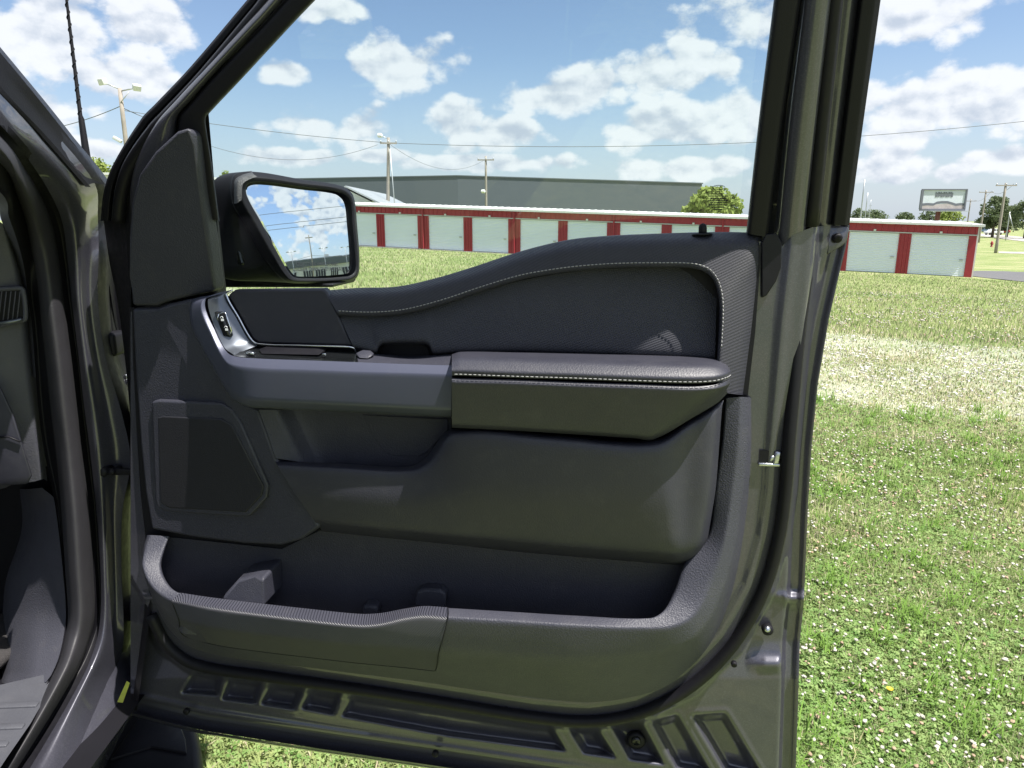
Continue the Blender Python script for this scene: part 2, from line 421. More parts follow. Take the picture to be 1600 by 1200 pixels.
def ground_material():
    m, N, L, B = principled('mown_grass_and_gravel_ground')
    B.inputs['Roughness'].default_value = .95; B.inputs['Specular IOR Level'].default_value = .1
    g = N.new('ShaderNodeNewGeometry'); P = g.outputs['Position']
    def nz(s, d=4, r=.6): return _noise(N, L, s, d, r, vec=P)
    def ramp(f, stops):
        c = N.new('ShaderNodeValToRGB'); L.new(f, c.inputs[0])
        while len(c.color_ramp.elements) < len(stops): c.color_ramp.elements.new(.5)
        for e, (p, col) in zip(c.color_ramp.elements, stops): e.position = p; e.color = (*col, 1)
        return c.outputs[0]
    big = ramp(nz(.35, 5, .62), [(.36, (.160, .210, .080)), (.52, (.225, .260, .118)), (.68, (.305, .298, .175))])
    fine = ramp(nz(14, 6, .72), [(.33, (.34, .42, .20)), (.50, (1, 1, 1)), (.66, (1.55, 1.45, 1.25))])
    mu = N.new('ShaderNodeMix'); mu.data_type = 'RGBA'; mu.blend_type = 'MULTIPLY'; mu.inputs['Factor'].default_value = .75
    L.new(big, mu.inputs['A']); L.new(fine, mu.inputs['B'])
    # clover heads seen from afar
    v = N.new('ShaderNodeTexVoronoi'); v.inputs['Scale'].default_value = 4.0; L.new(P, v.inputs['Vector'])
    lt = N.new('ShaderNodeMath'); lt.operation = 'LESS_THAN'; lt.inputs[1].default_value = .16; L.new(v.outputs['Distance'], lt.inputs[0])
    pn = nz(.5, 3)
    pm = N.new('ShaderNodeMapRange'); L.new(pn, pm.inputs[0]); pm.inputs[1].default_value = .42; pm.inputs[2].default_value = .6
    m2 = N.new('ShaderNodeMath'); m2.operation = 'MULTIPLY'; L.new(lt.outputs[0], m2.inputs[0]); L.new(pm.outputs[0], m2.inputs[1])
    m3 = N.new('ShaderNodeMath'); m3.operation = 'MULTIPLY'; L.new(m2.outputs[0], m3.inputs[0]); m3.inputs[1].default_value = .75
    cl = N.new('ShaderNodeMix'); cl.data_type = 'RGBA'; L.new(m3.outputs[0], cl.inputs['Factor'])
    L.new(mu.outputs['Result'], cl.inputs['A']); cl.inputs['B'].default_value = (.60, .58, .50, 1)
    # gravel track
    s = N.new('ShaderNodeSeparateXYZ'); L.new(P, s.inputs[0])
    def lin(a, b, c):
        p = N.new('ShaderNodeMath'); p.operation = 'MULTIPLY_ADD'; L.new(s.outputs[0], p.inputs[0]); p.inputs[1].default_value = a; p.inputs[2].default_value = c
        q = N.new('ShaderNodeMath'); q.operation = 'MULTIPLY_ADD'; L.new(s.outputs[1], q.inputs[0]); q.inputs[1].default_value = b; L.new(p.outputs[0], q.inputs[2])
        return q.outputs[0]
    d = lin(TRACK_N[0], TRACK_N[1], -float(np.dot(TRACK_N, TRACK_C)))
    ab = N.new('ShaderNodeMath'); ab.operation = 'ABSOLUTE'; L.new(d, ab.inputs[0])
    n5 = nz(1.3, 6, .7)
    ad = N.new('ShaderNodeMath'); ad.operation = 'MULTIPLY_ADD'; L.new(n5, ad.inputs[0]); ad.inputs[1].default_value = 2.4; L.new(ab.outputs[0], ad.inputs[2])
    mr = N.new('ShaderNodeMapRange'); mr.interpolation_type = 'SMOOTHSTEP'; L.new(ad.outputs[0], mr.inputs[0])
    mr.inputs[1].default_value = TRACK_HW + 1.35; mr.inputs[2].default_value = TRACK_HW + .75
    mr.inputs[3].default_value = 0; mr.inputs[4].default_value = .85
    mr.inputs[1].default_value, mr.inputs[2].default_value = TRACK_HW + .65, TRACK_HW + 1.45
    mr.inputs[3].default_value, mr.inputs[4].default_value = .42, 0
    gr = ramp(nz(30, 5, .75), [(.32, (.22, .21, .18)), (.5, (.44, .43, .40)), (.66, (.64, .63, .61))])
    gm = N.new('ShaderNodeMix'); gm.data_type = 'RGBA'; L.new(mr.outputs[0], gm.inputs['Factor'])
    L.new(cl.outputs['Result'], gm.inputs['A']); L.new(gr, gm.inputs['B'])
    L.new(gm.outputs['Result'], B.inputs['Base Color'])
    bp = N.new('ShaderNodeBump'); bp.inputs['Strength'].default_value = .5; bp.inputs['Distance'].default_value = .04
    L.new(nz(22, 5, .7), bp.inputs['Height']); L.new(bp.outputs[0], B.inputs['Normal'])
    return m
def make_ground():
    def axis(near, far, n1, n2):
        a = np.linspace(0, near, n1); b = near * (far / near) ** (np.linspace(0, 1, n2)[1:])
        p = np.concatenate([a, b]); return np.concatenate([-p[:0:-1], p])
    xs, ys = axis(14, 2500, 60, 46), axis(14, 2500, 60, 46)
    Xg, Yg = np.meshgrid(xs, ys, indexing='ij')
    V = np.stack([Xg, Yg, ground(Xg, Yg)], -1)
    o = link('ground', grid_mesh(V), ground_material())
    o.data.flip_normals()
    tag(o, None, kind='structure')
make_ground()

# ------------------------------------------------------------------ distant place
M['red'] = mat('red_painted_steel', (.30, .022, .035), .45, var=.12, vscale=1.5, rvar=.1)
M['door_white'] = mat('white_roller_steel', (.72, .78, .86), .45, var=.04, vscale=1.2)
M['white_steel'] = mat('white_painted_steel', (.62, .63, .62), .5, var=.06, vscale=1.0)
M['grey_clad'] = mat('grey_cladding', (.098, .114, .136), .7, var=.06, vscale=.3)
M['wood'] = mat('weathered_pole_wood', (.30, .27, .235), .9, var=.25, vscale=3, bump=.4, bscale=20, bdist=.01)
M['cable'] = mat('utility_cable', (.13, .135, .14), .7)
M['galv'] = mat('galvanised_steel', (.45, .47, .48), .45, metal=.6, var=.15, vscale=4)
M['concrete'] = mat('concrete', (.36, .35, .33), .9, var=.15, vscale=2, bump=.3, bscale=30)
M['asphalt'] = mat('asphalt', (.10, .10, .105), .9, var=.2, vscale=1.5, bump=.4, bscale=60, bdist=.01)
M['gravelroad'] = mat('pale_road', (.34, .325, .30), .9, var=.15, vscale=.6)
M['bark'] = mat('bark', (.09, .07, .055), .95, var=.3, vscale=5, bump=.5, bscale=15, bdist=.02)
M['dark_glass'] = mat('dark_window_glass', (.02, .025, .03), .08, var=.2)
M['billboard'] = mat('billboard_face', (.55, .60, .66), .55, var=.08, vscale=.6)
M['ink'] = mat('billboard_ink', (.13, .14, .17), .6)
M['brownsteel'] = mat('brown_steel', (.14, .045, .04), .6, var=.2, vscale=2)
M['carwhite'] = mat('white_car_paint', (.75, .76, .77), .2, var=.02, coat=.6)
M['carred'] = mat('red_car_paint', (.28, .02, .02), .2, var=.03, coat=.6)
M['carblue'] = mat('blue_car_paint', (.10, .16, .26), .2, var=.03, coat=.6)
M['tyre'] = mat('tyre', (.02, .02, .02), .8)
M['brick'] = mat('tan_wall', (.50, .47, .42), .8, var=.1, vscale=1)
def leaf_mat(name, a, b):
    m, N, L, B = principled(name)
    g = N.new('ShaderNodeNewGeometry')
    f = _noise(N, L, .9, 4, .65, vec=g.outputs['Position'])
    mx = N.new('ShaderNodeMix'); mx.data_type = 'RGBA'; L.new(f, mx.inputs['Factor'])
    mx.inputs['A'].default_value = (*a, 1); mx.inputs['B'].default_value = (*b, 1)
    L.new(mx.outputs['Result'], B.inputs['Base Color']); B.inputs['Roughness'].default_value = .6
    B.inputs['Specular IOR Level'].default_value = .25
    tr = N.new('ShaderNodeBsdfTranslucent'); L.new(mx.outputs['Result'], tr.inputs[0])
    ms = N.new('ShaderNodeMixShader'); ms.inputs[0].default_value = .35
    L.new(B.outputs[0], ms.inputs[1]); L.new(tr.outputs[0], ms.inputs[2])
    L.new(ms.outputs[0], N['Material Output'].inputs[0]); return m
M['leaf_light'] = leaf_mat('light_foliage', (.17, .24, .05), (.34, .40, .11))
M['leaf_dark'] = leaf_mat('dark_foliage', (.085, .125, .060), (.17, .21, .105))  # lightened tones put distance haze into the leaf colour

def storage_building():
    L0 = at_y(560, 384, 47); R0 = at_y(1517, 434, 36)
    e = R0 - L0; ln = np.linalg.norm(e); e = Vector(e / ln)
    n = Vector((e.y, -e.x, 0)).normalized(); z = Vector((0, 0, 1))       # n points to the camera side
    if n.y > 0: n = -n
    r = root('storage_building', tuple(L0), 'long red and white self storage building with a row of roller doors across the lawn', 'building')
    L0 = Vector(L0); ax = (e, n, z)
    P = lambda t, d, h: L0 + e * t + n * d + z * h
    t0, t1, H, Dp = -7.3, ln, 2.62, 9.0
    DH, FH = 2.06, 2.50
    # carcass, ends and roof
    mb = MB().box(P((t0+t1)/2, -Dp/2 - .10, FH/2 - .25), (t1 - t0 - .1, Dp, FH + .4), ax); link('wall', mb.me(), M['white_steel'], r, False)
    mb = MB().box(P(t1 + .03, -.16, FH/2), (.09, .36, FH), ax); link('corner_trim', mb.me(), M['white_steel'], r, False)
    mb = MB().box(P((t0+t1)/2, .04, -.14), (t1 - t0 + .3, .5, .3), ax); link('foundation', mb.me(), M['concrete'], r, False)
    # roof: low gable with standing seams
    mb = MB(); ov = .22
    A = [P(t0-.2, ov, FH+.02), P(t1+.25, ov, FH+.02), P(t1+.25, -Dp/2, FH+.16), P(t0-.2, -Dp/2, FH+.16), P(t0-.2, -Dp-ov, FH+.02), P(t1+.25, -Dp-ov, FH+.02)]
    B = [p + z * .10 for p in A]
    mb.add(A + B, [(6,7,8,9),(9,8,11,10),(3,2,1,0),(4,5,2,3),(0,1,7,6),(5,4,10,11),(1,2,8,7),(2,5,11,8),(3,0,6,9),(4,3,9,10)])
    t = t0
    while t < t1 + .2:
        a, b = P(t, ov, FH + .125), P(t, -Dp/2, FH + .265)
        mb.tube([a, b], .022, 4); t += .45
    roof = link('roof', mb.me(), M['white_steel'], r, False)
    mb = MB().box(P((t0+t1)/2, ov + .045, FH + .055), (t1 - t0 + .45, .09, .10), ax); link('gutter', mb.me(), M['white_steel'], roof, False)
    # red posts and fascia, roller doors
    cs = []; c = 31.7
    while c > t0: cs.append(c); c -= 3.0
    cs = cs[::-1]
    edges = []
    for i, c in enumerate(cs):
        w = .76 if i % 2 else .56
        edges.append((c - w/2, c + w/2))
        mb = MB().box(P(c, .03, DH/2), (w, .10, DH), ax)
        for q in (-w*.3, 0, w*.3): mb.box(P(c + q, .10, DH/2), (.04, .04, DH - .02), ax)
        pst = link('post_panel', mb.me(), M['red'], r, False)
        if i % 2:
            mb = MB().tube([P(c + .02, .17, FH + .03), P(c + .02, .17, .05)], .05, 6); link('downspout', mb.me(), M['red'], pst, False)
    edges.append((t1 - .34, t1 - .01))
    mb = MB().box(P(t1 - .175, .03, DH/2), (.33, .10, DH), ax); link('post_panel', mb.me(), M['red'], r, False)
    mb = MB().box(P((t0+t1)/2, .035, (DH+FH)/2 + .03), (t1 - t0, .11, FH - DH - .06), ax)
    t = t0 + .1
    while t < t1: mb.box(P(t, .105, (DH+FH)/2 + .03), (.05, .03, FH - DH - .07), ax); t += .3
    link('fascia', mb.me(), M['red'], r, False)
    mb = MB().box(P((t0+t1)/2, .075, DH + .03), (t1 - t0, .10, .05), ax); link('header_trim', mb.me(), M['galv'], r, False)
    prev = t0 + .1; 
    for a, b in edges:
        w = a - prev
        if w > 1:
            V = []; Fs = []; nr = 24
            for j in range(nr * 2 + 1):
                h = .03 + (DH - .03) * j / (nr * 2); d = .008 + (.030 if j % 2 else 0)
                V += [P(prev, d, h), P(a, d, h)]
                if j: k = j * 2; Fs.append((k - 2, k - 1, k + 1, k))
            dr = link('roller_door', mesh(V, Fs), M['door_white'], r, False)
            mb = MB().box(P(a - .22, .06, .85), (.16, .05, .07), ax); link('latch', mb.me(), M['galv'], dr, False)
            mb = MB().box(P(prev + w/2, .13, DH + .11), (.11, .10, .09), ax); link('wall_light', mb.me(), M['white_steel'], r, False)
        prev = b
    return P
storage_building()

def grey_warehouse():
    a, c, b = at_y(455, 280, 101), at_y(715, 275, 100), at_y(1097, 287, 103)
    zt = c[2]
    r = root('warehouse', (c[0], c[1], gz(c[0], c[1])), 'large plain grey warehouse with a low roofline behind the storage building', 'building')
    pts = [(a[0], a[1]), (c[0], c[1]), (b[0], b[1]), (b[0] - 6, b[1] + 50), (a[0] - 10, a[1] + 60)]
    hs = [a[2], c[2], b[2], b[2], a[2]]
    V = []; n = len(pts)
    for (x, y), hh in zip(pts, hs): V.append((x, y, -3)); V.append((x, y, hh))
    Fs = [(2*i, 2*((i+1) % n), 2*((i+1) % n) + 1, 2*i + 1) for i in range(n)]
    link('wall', mesh(V, Fs), M['grey_clad'], r, False)
    cx, cy = np.mean(pts, 0)
    V = [(x, y, hh - .02) for (x, y), hh in zip(pts, hs)] + [(x, y, hh + .12) for (x, y), hh in zip(pts, hs)]
    V = [(x + (x - cx) * .004, y + (y - cy) * .004, z) for x, y, z in V]
    V.append((cx, cy, zt + .2)); V.append((cx, cy, zt - .4))
    Fs = [(i, (i+1) % n, (i+1) % n + n, i + n) for i in range(n)] + [(i + n, (i+1) % n + n, 2*n) for i in range(n)] + [((i+1) % n, i, 2*n+1) for i in range(n)]
    link('roof', mesh(V, Fs), M['grey_clad'], r, False)
grey_warehouse()

def gable_shed():
    a = at_y(588, 319, 60); apex = at_y(542, 296, 60)
    r = root('metal_shed', (apex[0], apex[1], gz(apex[0], apex[1])), 'white gabled metal shed showing its sloping roof beside the side mirror', 'building')
    hw = a[0] - apex[0]; ze, za = a[2], apex[2]
    x0, x1, y0, y1 = apex[0] - hw, apex[0] + hw, 60.0, 78.0
    V = [(x, y, z) for y in (y0, y1) for (x, z) in ((x0, -1.5), (x1, -1.5), (x1, ze), (apex[0], za), (x0, ze))]
    link('wall', mesh(V, [(0,1,2,3,4), (9,8,7,6,5), (0,5,6,1), (1,6,7,2), (4,9,5,0)]), M['white_steel'], r, False)
    q = [(x1 + .5, ze - .10), (apex[0], za + .12), (x0 - .5, ze - .10)]
    V = [(x, y, z + dz) for y in (y0 - .4, y1 + .4) for dz in (0.03, .16) for (x, z) in q]
    link('roof', mesh(V, [(3,4,10,9), (4,5,11,10), (0,6,7,1), (1,7,8,2), (0,1,4,3), (1,2,5,4), (6,9,10,7), (7,10,11,8), (0,3,9,6), (2,8,11,5)]), M['galv'], r, False)
gable_shed()

def pole(name, px, py, Y, label, r0=.15, r1=.10, lean=0.0, mt='wood', group=None, cat='pole'):
    T = at_y(px, py, Y); g = gz(T[0] - lean, T[1])
    r = root(name, (T[0] - lean, T[1], g), label, cat, group)
    V = [(T[0] - lean * (1 - s), T[1], g - .3 + (T[2] - g + .3) * s) for s in np.linspace(0, 1, 6)]
    link('shaft', tube(V, list(np.linspace(r0, r1, 6)), 8), M[mt], r)
    return r, Vector(T)
def crossarm(r, T, w, drop=.35, ang=0.0, n=3):
    d = Vector((math.cos(ang), math.sin(ang), 0)); c = T - Vector((0, 0, drop))
    arm = link('crossarm', MB().box(c + Vector((0, -.14, 0)), (w, .12, .13), (d, Vector((-d.y, d.x, 0)), Vector((0,0,1)))).me(), M['wood'], r, False)
    for k in range(n):
        p = c + d * (w * .46 * (2 * k / (n - 1) - 1)) + Vector((0, -.14, .06))
        link('insulator', tube([p, p + Vector((0,0,.10)), p + Vector((0,0,.2))], [.05, .07, .03], 6), M['galv'], arm)
def floodlight(r, T, c, tgt, s=.28):
    a = link('lamp_arm', tube([T, c], .04, 6), M['galv'], r)
    d = (tgt).normalized()
    q = d.to_track_quat('Z', 'Y').to_matrix(); axv = (q.col[0], q.col[1], q.col[2])
    h = link('lamp_head', bevelled(MB().box(c, (s, s * .8, s * .7), axv).me(), .03), M['white_steel'], r)
    return h
r, T = pole('floodlight_pole', 187, 138, 42, 'weathered pole with two floodlights on its crossbar behind the antenna', .16, .11)
floodlight(r, T - Vector((0,0,.05)), T + Vector((-.85, -.1, .32)), Vector((-.4, -.8, -.25)), .42)
floodlight(r, T - Vector((0,0,.15)), T + Vector((1.0, -.1, .02)), Vector((.6, -.6, -.5)), .40)
link('brace', tube([T + Vector((.02, -.1, -.75)), T + Vector((.55, -.1, -.2))], .025, 5), M['galv'], r)
bxp = at_y(183.5, 218, 41.8)
link('junction_box', bevelled(MB().box(bxp, (.5, .16, .18), (Vector((.86, 0, -.5)), Vector((0,1,0)), Vector((.5, 0, .86)))).me(), .02), M['white_steel'], r)
LP = T
r, T = pole('utility_pole', 607, 215, 68, 'tall pale utility pole with a street lamp and short crossarm rising behind the roller doors', .20, .13, lean=.45)
crossarm(r, T, 1.5, .5, .1); floodlight(r, T - Vector((0,0,.1)), T + Vector((-.75, -.1, .18)), Vector((-.2, -.5, -1)), .42)
link('conduit', tube([T + Vector((.12, -.2, -1.0)), T + Vector((.5, -.2, -8.5))], .05, 6), M['galv'], r)
MP = T
r, T = pole('utility_pole', 759, 244, 90, 'short utility pole with a crossarm against the grey warehouse wall', .17, .12)
crossarm(r, T, 2.0, .45, -.05)
floodlight(r, Vector(at_y(760, 300, 89.8)), Vector(at_y(755, 299, 89.6)), Vector((-.3, -.6, -1)), .45)
MP2 = T
r, T = pole('utility_pole', 1572, 286, 92, 'tall bare utility pole with a wide crossarm beside the red fire hydrant', .19, .13); crossarm(r, T, 2.6, .3, .0); RP1 = T
r, T = pole('utility_pole', 1541, 297, 135, 'utility pole with a crossarm standing at the corner of the storage building', .18, .13); crossarm(r, T, 2.6, .4, .0); RP2 = T
r, T = pole('utility_pole', 1517, 311, 185, 'small far utility pole just beside the billboard', .18, .13); crossarm(r, T, 2.8, .5, .0); RP3 = T
r, T = pole('utility_pole', 1578, 331, 150, 'pale leaning pole in front of the roadside trees', .10, .08, mt='galv')
link('guy_brace', tube([T - Vector((0,0,.4)), Vector(at_y(1584, 361, 149))], .06, 5), M['galv'], r)
r, T = pole('flag_pole', 1351, 281, 120, 'thin tall mast standing behind the storage roof next to the open door edge', .14, .09, mt='galv')
r, T = pole('flag_pole', 1356, 301, 140, 'shorter thin mast behind the storage roof near the open door edge', .11, .08, mt='galv')
r, T = pole('radio_mast', 1361, 312, 200, 'small lattice mast with guy struts far behind the storage roof', .12, .05, mt='galv')
for k in range(4):
    c = T - Vector((0, 0, 1.2 + k * 1.1)); w = .35 + .2 * k
    link('strut', MB().tube([c - Vector((w, 0, .5)), c, c + Vector((w, 0, -.5))], .04, 4).me(), M['galv'], r)

def wire(label, P0, P1, sag, rad=.028, n=28):
    P0, P1 = Vector(P0), Vector(P1); pts = []
    for i in range(n + 1):
        t = i / n; p = P0.lerp(P1, t); p.z -= sag * 4 * t * (1 - t); pts.append(p)
    o = link('power_line', tube(pts, rad, 5), M['cable'])
    tag(o, label, 'cable', 'overhead lines')
wire('long overhead line crossing above the storage building to the right edge of the sky', at_y(1700, 178, 66), MP - Vector((0,0,.45)), 1.25, .024, 60)
wire('overhead line running from the street lamp pole towards the windshield pillar', MP - Vector((0,0,.45)), at_y(190, 172, 60), .25, .024)
wire('lower slack line sagging above the side mirror', at_y(590, 226, 66), at_y(280, 210, 60), 1.6, .018)
wire('slack line drooping between the street lamp pole and the short pole', MP - Vector((0,0,.5)), MP2 - Vector((0,0,.35)), 1.7, .018)
wire('line from the floodlight pole falling towards the windshield pillar', LP - Vector((0,0,.9)), at_y(40, 206, 50), .25, .022)
wire('line from the floodlight pole running on behind the door frame', LP - Vector((0,0,1.0)), at_y(300, 205, 44), .15, .022)
wire('near roadside line joining the tall bare pole and the corner pole', RP1 - Vector((-.9,.14,.1)), RP2 - Vector((-.9,.14,.2)), .8, .022)
wire('far roadside line joining the corner pole and the small far pole', RP2 - Vector((-.9,.14,.2)), RP3 - Vector((-.9,.14,.3)), .8, .022)

def billboard():
    tl, tr, bl = at_y(1441, 297, 130), at_y(1508, 299, 130), at_y(1437.5, 327, 130)
    x0, x1, zt, zb = tl[0], tr[0], tl[2], bl[2]; y = 130.0; w = x1 - x0; h = zt - zb
    cx, cz = (x0 + x1)/2, (zt + zb)/2
    r = root('billboard', (cx, y, gz(cx, y)), 'roadside billboard with pale sky artwork on a brown post above the storage roof', 'billboard')
    link('panel', MB().box((cx, y, cz), (w, .5, h)).me(), M['billboard'], r, False)
    fr = MB(); 
    for (c, d) in (((cx, y - .3, zt + .08), (w + .4, .3, .2)), ((cx, y - .3, zb - .10), (w + .4, .3, .35)), ((x0 - .1, y - .3, cz), (.4, .3, h)), ((x1 + .1, y - .3, cz), (.25, .3, h))): fr.box(c, d)
    link('frame', fr.me(), M['ink'], r, False)
    link('post', tube([(cx - .3, y + .3, gz(cx, y) - .5), (cx - .3, y + .3, zt - .5)], .42, 10), M['brownsteel'], r)
    cat_ = MB().box((cx + 1, y - .7, zb - .35), (w * .9, .8, .08)); link('catwalk', cat_.me(), M['galv'], r, False)
    # artwork: blurred script at the top, a dark ridge across the lower third
    f = y - .27
    ridge = [(0, .30), (.14, .33), (.28, .31), (.36, .40), (.46, .43), (.60, .43), (.70, .37), (.80, .30), (.92, .33), (1, .30)]
    V = [(x0 + s * w, f, zb + q * h) for s, q in ridge] + [(x0 + s * w, f, zb + (q - .12) * h) for s, q in ridge]; n = len(ridge)
    link('artwork_ridge', mesh(V, [(i, i + n, i + n + 1, i + 1) for i in range(n - 1)]), M['ink'], r, False)
    V = [(x0 + s * w, f + .01, zb + q * h) for s, q in ((.0, .02), (1, .02), (1, .22), (.6, .30), (.3, .24), (0, .2))]
    link('artwork_ground', mesh(V, [tuple(range(6))]), mat('billboard_ground', (.40, .36, .36), .7, var=.5, vscale=.8), r, False)
    mb = MB()
    xx = .30; rr = random.Random(3)
    for k in range(7):                                   # a blurred word of seven tall letters
        ww = .05; cxx = x0 + (xx + ww/2) * w
        mb.box((cxx - ww*w*.3, f - .02, zb + .77 * h), (.14, .03, h * .26)); mb.box((cxx + ww*w*.3, f - .02, zb + (.75 + .03 * (k % 2)) * h), (.12, .03, h * .22))
        mb.box((cxx, f - .021, zb + (.68 + .17 * (k % 2)) * h), (ww*w*.6, .03, .16)); xx += .06
    link('lettering', mb.me(), M['ink'], r, False)
billboard()

# roads and paths laid on the ground
def sheet(name, poly, m, dz, n=40):
    """quad strip given by two pixel edges on the ground"""
    A, B = poly; V = []; Fs = []
    A = [on_ground(*p) for p in A]; B = [on_ground(*p) for p in B]
    def interp(P, t): P = np.array(P); s = t * (len(P) - 1); i = min(int(s), len(P) - 2); return P[i] + (P[i+1] - P[i]) * (s - i)
    mcols = 8
    for i in range(n + 1):
        a, b = interp(A, i / n), interp(B, i / n)
        for j in range(mcols + 1):
            p = a + (b - a) * j / mcols; V.append((p[0], p[1], gz(p[0], p[1]) + dz))
    for i in range(n):
        for j in range(mcols): q = i * (mcols + 1) + j; Fs.append((q, q + 1, q + mcols + 2, q + mcols + 1))
    me = mesh(V, Fs); o = link(name, me, m, None, False)
    if me.polygons[0].normal.z < 0: me.flip_normals()
    tag(o, None, kind='structure'); return o
sheet('road', ([(1500, 362.5), (1560, 367.5), (1700, 378)], [(1500, 365), (1560, 372.5), (1700, 390)]), M['gravelroad'], .06)
sheet('driveway', ([(1519, 424), (1600, 425.5), (1720, 428)], [(1519, 432), (1600, 441), (1720, 452)]), M['asphalt'], .03)
sheet('path', ([(1560, 393.2), (1640, 395), (1720, 397)], [(1560, 395.5), (1640, 399), (1720, 402)]), M['gravelroad'], .03)

def tree(px, pb, pt, wpx, Y, label, kind='leaf_dark', nleaf=2600, shape=1.0):
    top = at_y(px, pt, Y); H0 = gz(top[0], top[1]); zc_ = Y
    base = (top[0], top[1], H0); H = top[2] - H0; R = wpx / F_PX * Y / 2
    r = root('tree', base, label, 'tree', 'trees beyond the buildings')
    rr = np.random.default_rng(int(px * 7 + pt)); B = Vector(base)
    mb = MB(); mb.tube([B - Vector((0,0,.4)), B + Vector((0, 0, H*.3)), B + Vector((R*.05, 0, H*.62))], [R*.10, R*.07, R*.03], 7)
    for k in range(6):
        a = k * 1.05 + rr.random(); s = B + Vector((0, 0, H * (.26 + .06 * k)))
        mb.tube([s, s + Vector((math.cos(a)*R*.35, math.sin(a)*R*.35, H*.13)), s + Vector((math.cos(a)*R*.65, math.sin(a)*R*.65, H*.22))], [R*.045, R*.03, R*.012], 5)
    link('trunk', mb.me(), M['bark'], r)
    ncl = 46; C = []
    for k in range(ncl):
        a = rr.random() * 2 * math.pi; t = rr.random(); q = math.sqrt(rr.random())
        zz = H * (.26 + .68 * t); rad = R * math.sqrt(max(.05, 1 - abs(2 * t * .92 - .75) ** 2.2)) * .86
        C.append((math.cos(a) * rad * q, math.sin(a) * rad * q, zz, R * (.20 + .16 * rr.random())))
    C.append((0, 0, H * .88, R * .3)); C = np.array(C)
    idx = rr.integers(0, len(C), nleaf)
    dv = rr.normal(size=(nleaf, 3)); dv /= np.linalg.norm(dv, axis=1)[:, None]
    P = C[idx, :3] + dv * (C[idx, 3] * (.55 + .5 * rr.random(nleaf)))[:, None] * np.array([1, 1, .85])
    P[:, 2] = np.minimum(P[:, 2], H)
    s = R * .055 + R * .05 * rr.random(nleaf)
    u = rr.normal(size=(nleaf, 3)); u /= np.linalg.norm(u, axis=1)[:, None]
    v = np.cross(u, dv + .3 * rr.normal(size=(nleaf, 3))); v /= np.linalg.norm(v, axis=1)[:, None] + 1e-9
    V = np.stack([P - u*s[:,None], P + v*s[:,None]*.6, P + u*s[:,None], P - v*s[:,None]*.6], 1).reshape(-1, 3) + np.array(base)
    link('crown', fast_mesh(V, np.arange(nleaf * 4).reshape(-1, 4)), M[kind], r, False)
tree(1116, 330, 294, 98, 75, 'light green round tree seen through the window beside the grey warehouse', 'leaf_light', 7000)
tree(1560, 368, 305, 46, 175, 'tall dark green roadside tree behind the tall bare utility pole', 'leaf_dark', 4000)
tree(1580, 366, 322, 40, 178, 'broad dark tree growing right of the tall bare utility pole', 'leaf_dark', 3000)
tree(1612, 366, 300, 44, 165, 'dark tree cut by the photo edge beyond the road', 'leaf_dark', 3000)
tree(1540, 366, 340, 34, 260, 'hazy low tree behind the cars on the road', 'leaf_dark', 1600)
tree(1454, 345, 327, 34, 230, 'small tree left below the billboard panel', 'leaf_dark', 1600)
tree(1484, 345, 326, 44, 230, 'pale tree right below the billboard panel', 'leaf_light', 1800)
tree(1416, 345, 332, 40, 240, 'low bushy tree above the storage roof left of the billboard', 'leaf_dark', 1600)
tree(1368, 345, 328, 44, 240, 'low tree above the storage roof beside the thin masts', 'leaf_dark', 1800)
tree(1342, 345, 325, 30, 250, 'low tree touching the open door edge above the storage roof', 'leaf_dark', 1600)
tree(152, 300, 246, 60, 120, 'bright green tree behind the radio antenna', 'leaf_light', 3000)
tree(186, 300, 250, 44, 125, 'bright green tree beside the floodlight pole foot', 'leaf_light', 2400)
tree(352, 330, 263, 30, 150, 'green tree peeking over the side mirror housing', 'leaf_light', 2600)
tree(112, 300, 252, 50, 130, 'tree hidden mostly behind the windshield pillar', 'leaf_dark', 2000)
def low_white_building():
    a = at_y(140, 272, 70); b = at_y(215, 273, 70); g = -1.0
    r = root('low_building', ((a[0]+b[0])/2, 71, g), 'low white building under the trees behind the radio antenna', 'building')
    link('wall', MB().box(((a[0]+b[0])/2, 74, (a[2]+g)/2 - .1), (b[0]-a[0]+8, 8, a[2]-g)).me(), M['white_steel'], r, False)
    link('roof', MB().box(((a[0]+b[0])/2, 74, a[2] + .02), (b[0]-a[0]+8.6, 8.6, .22)).me(), M['white_steel'], r, False)
low_white_building()

def hydrant():
    g = on_ground(1549, 386); x, y, z = g[0], g[1], gz(g[0], g[1]); s = 1.25
    r = root('fire_hydrant', (x, y, z), 'red fire hydrant standing in the grass near the road', 'hydrant')
    prof = [(.16,0),(.16,.06),(.11,.08),(.11,.5),(.15,.52),(.15,.57),(.12,.6),(.10,.68),(.05,.74),(.03,.76)]
    link('barrel', tube([(x, y, z + h*s) for _, h in prof], [q*s for q, _ in prof], 10), M['red'], r)
    for d in (-1, 1): link('nozzle', tube([(x, y, z + .42*s), (x + d*.2*s, y, z + .42*s)], [.07*s, .06*s], 8), M['red'], r)
    link('nozzle', tube([(x, y, z + .38*s), (x, y - .22*s, z + .38*s)], [.08*s, .075*s], 8), M['red'], r)
hydrant()

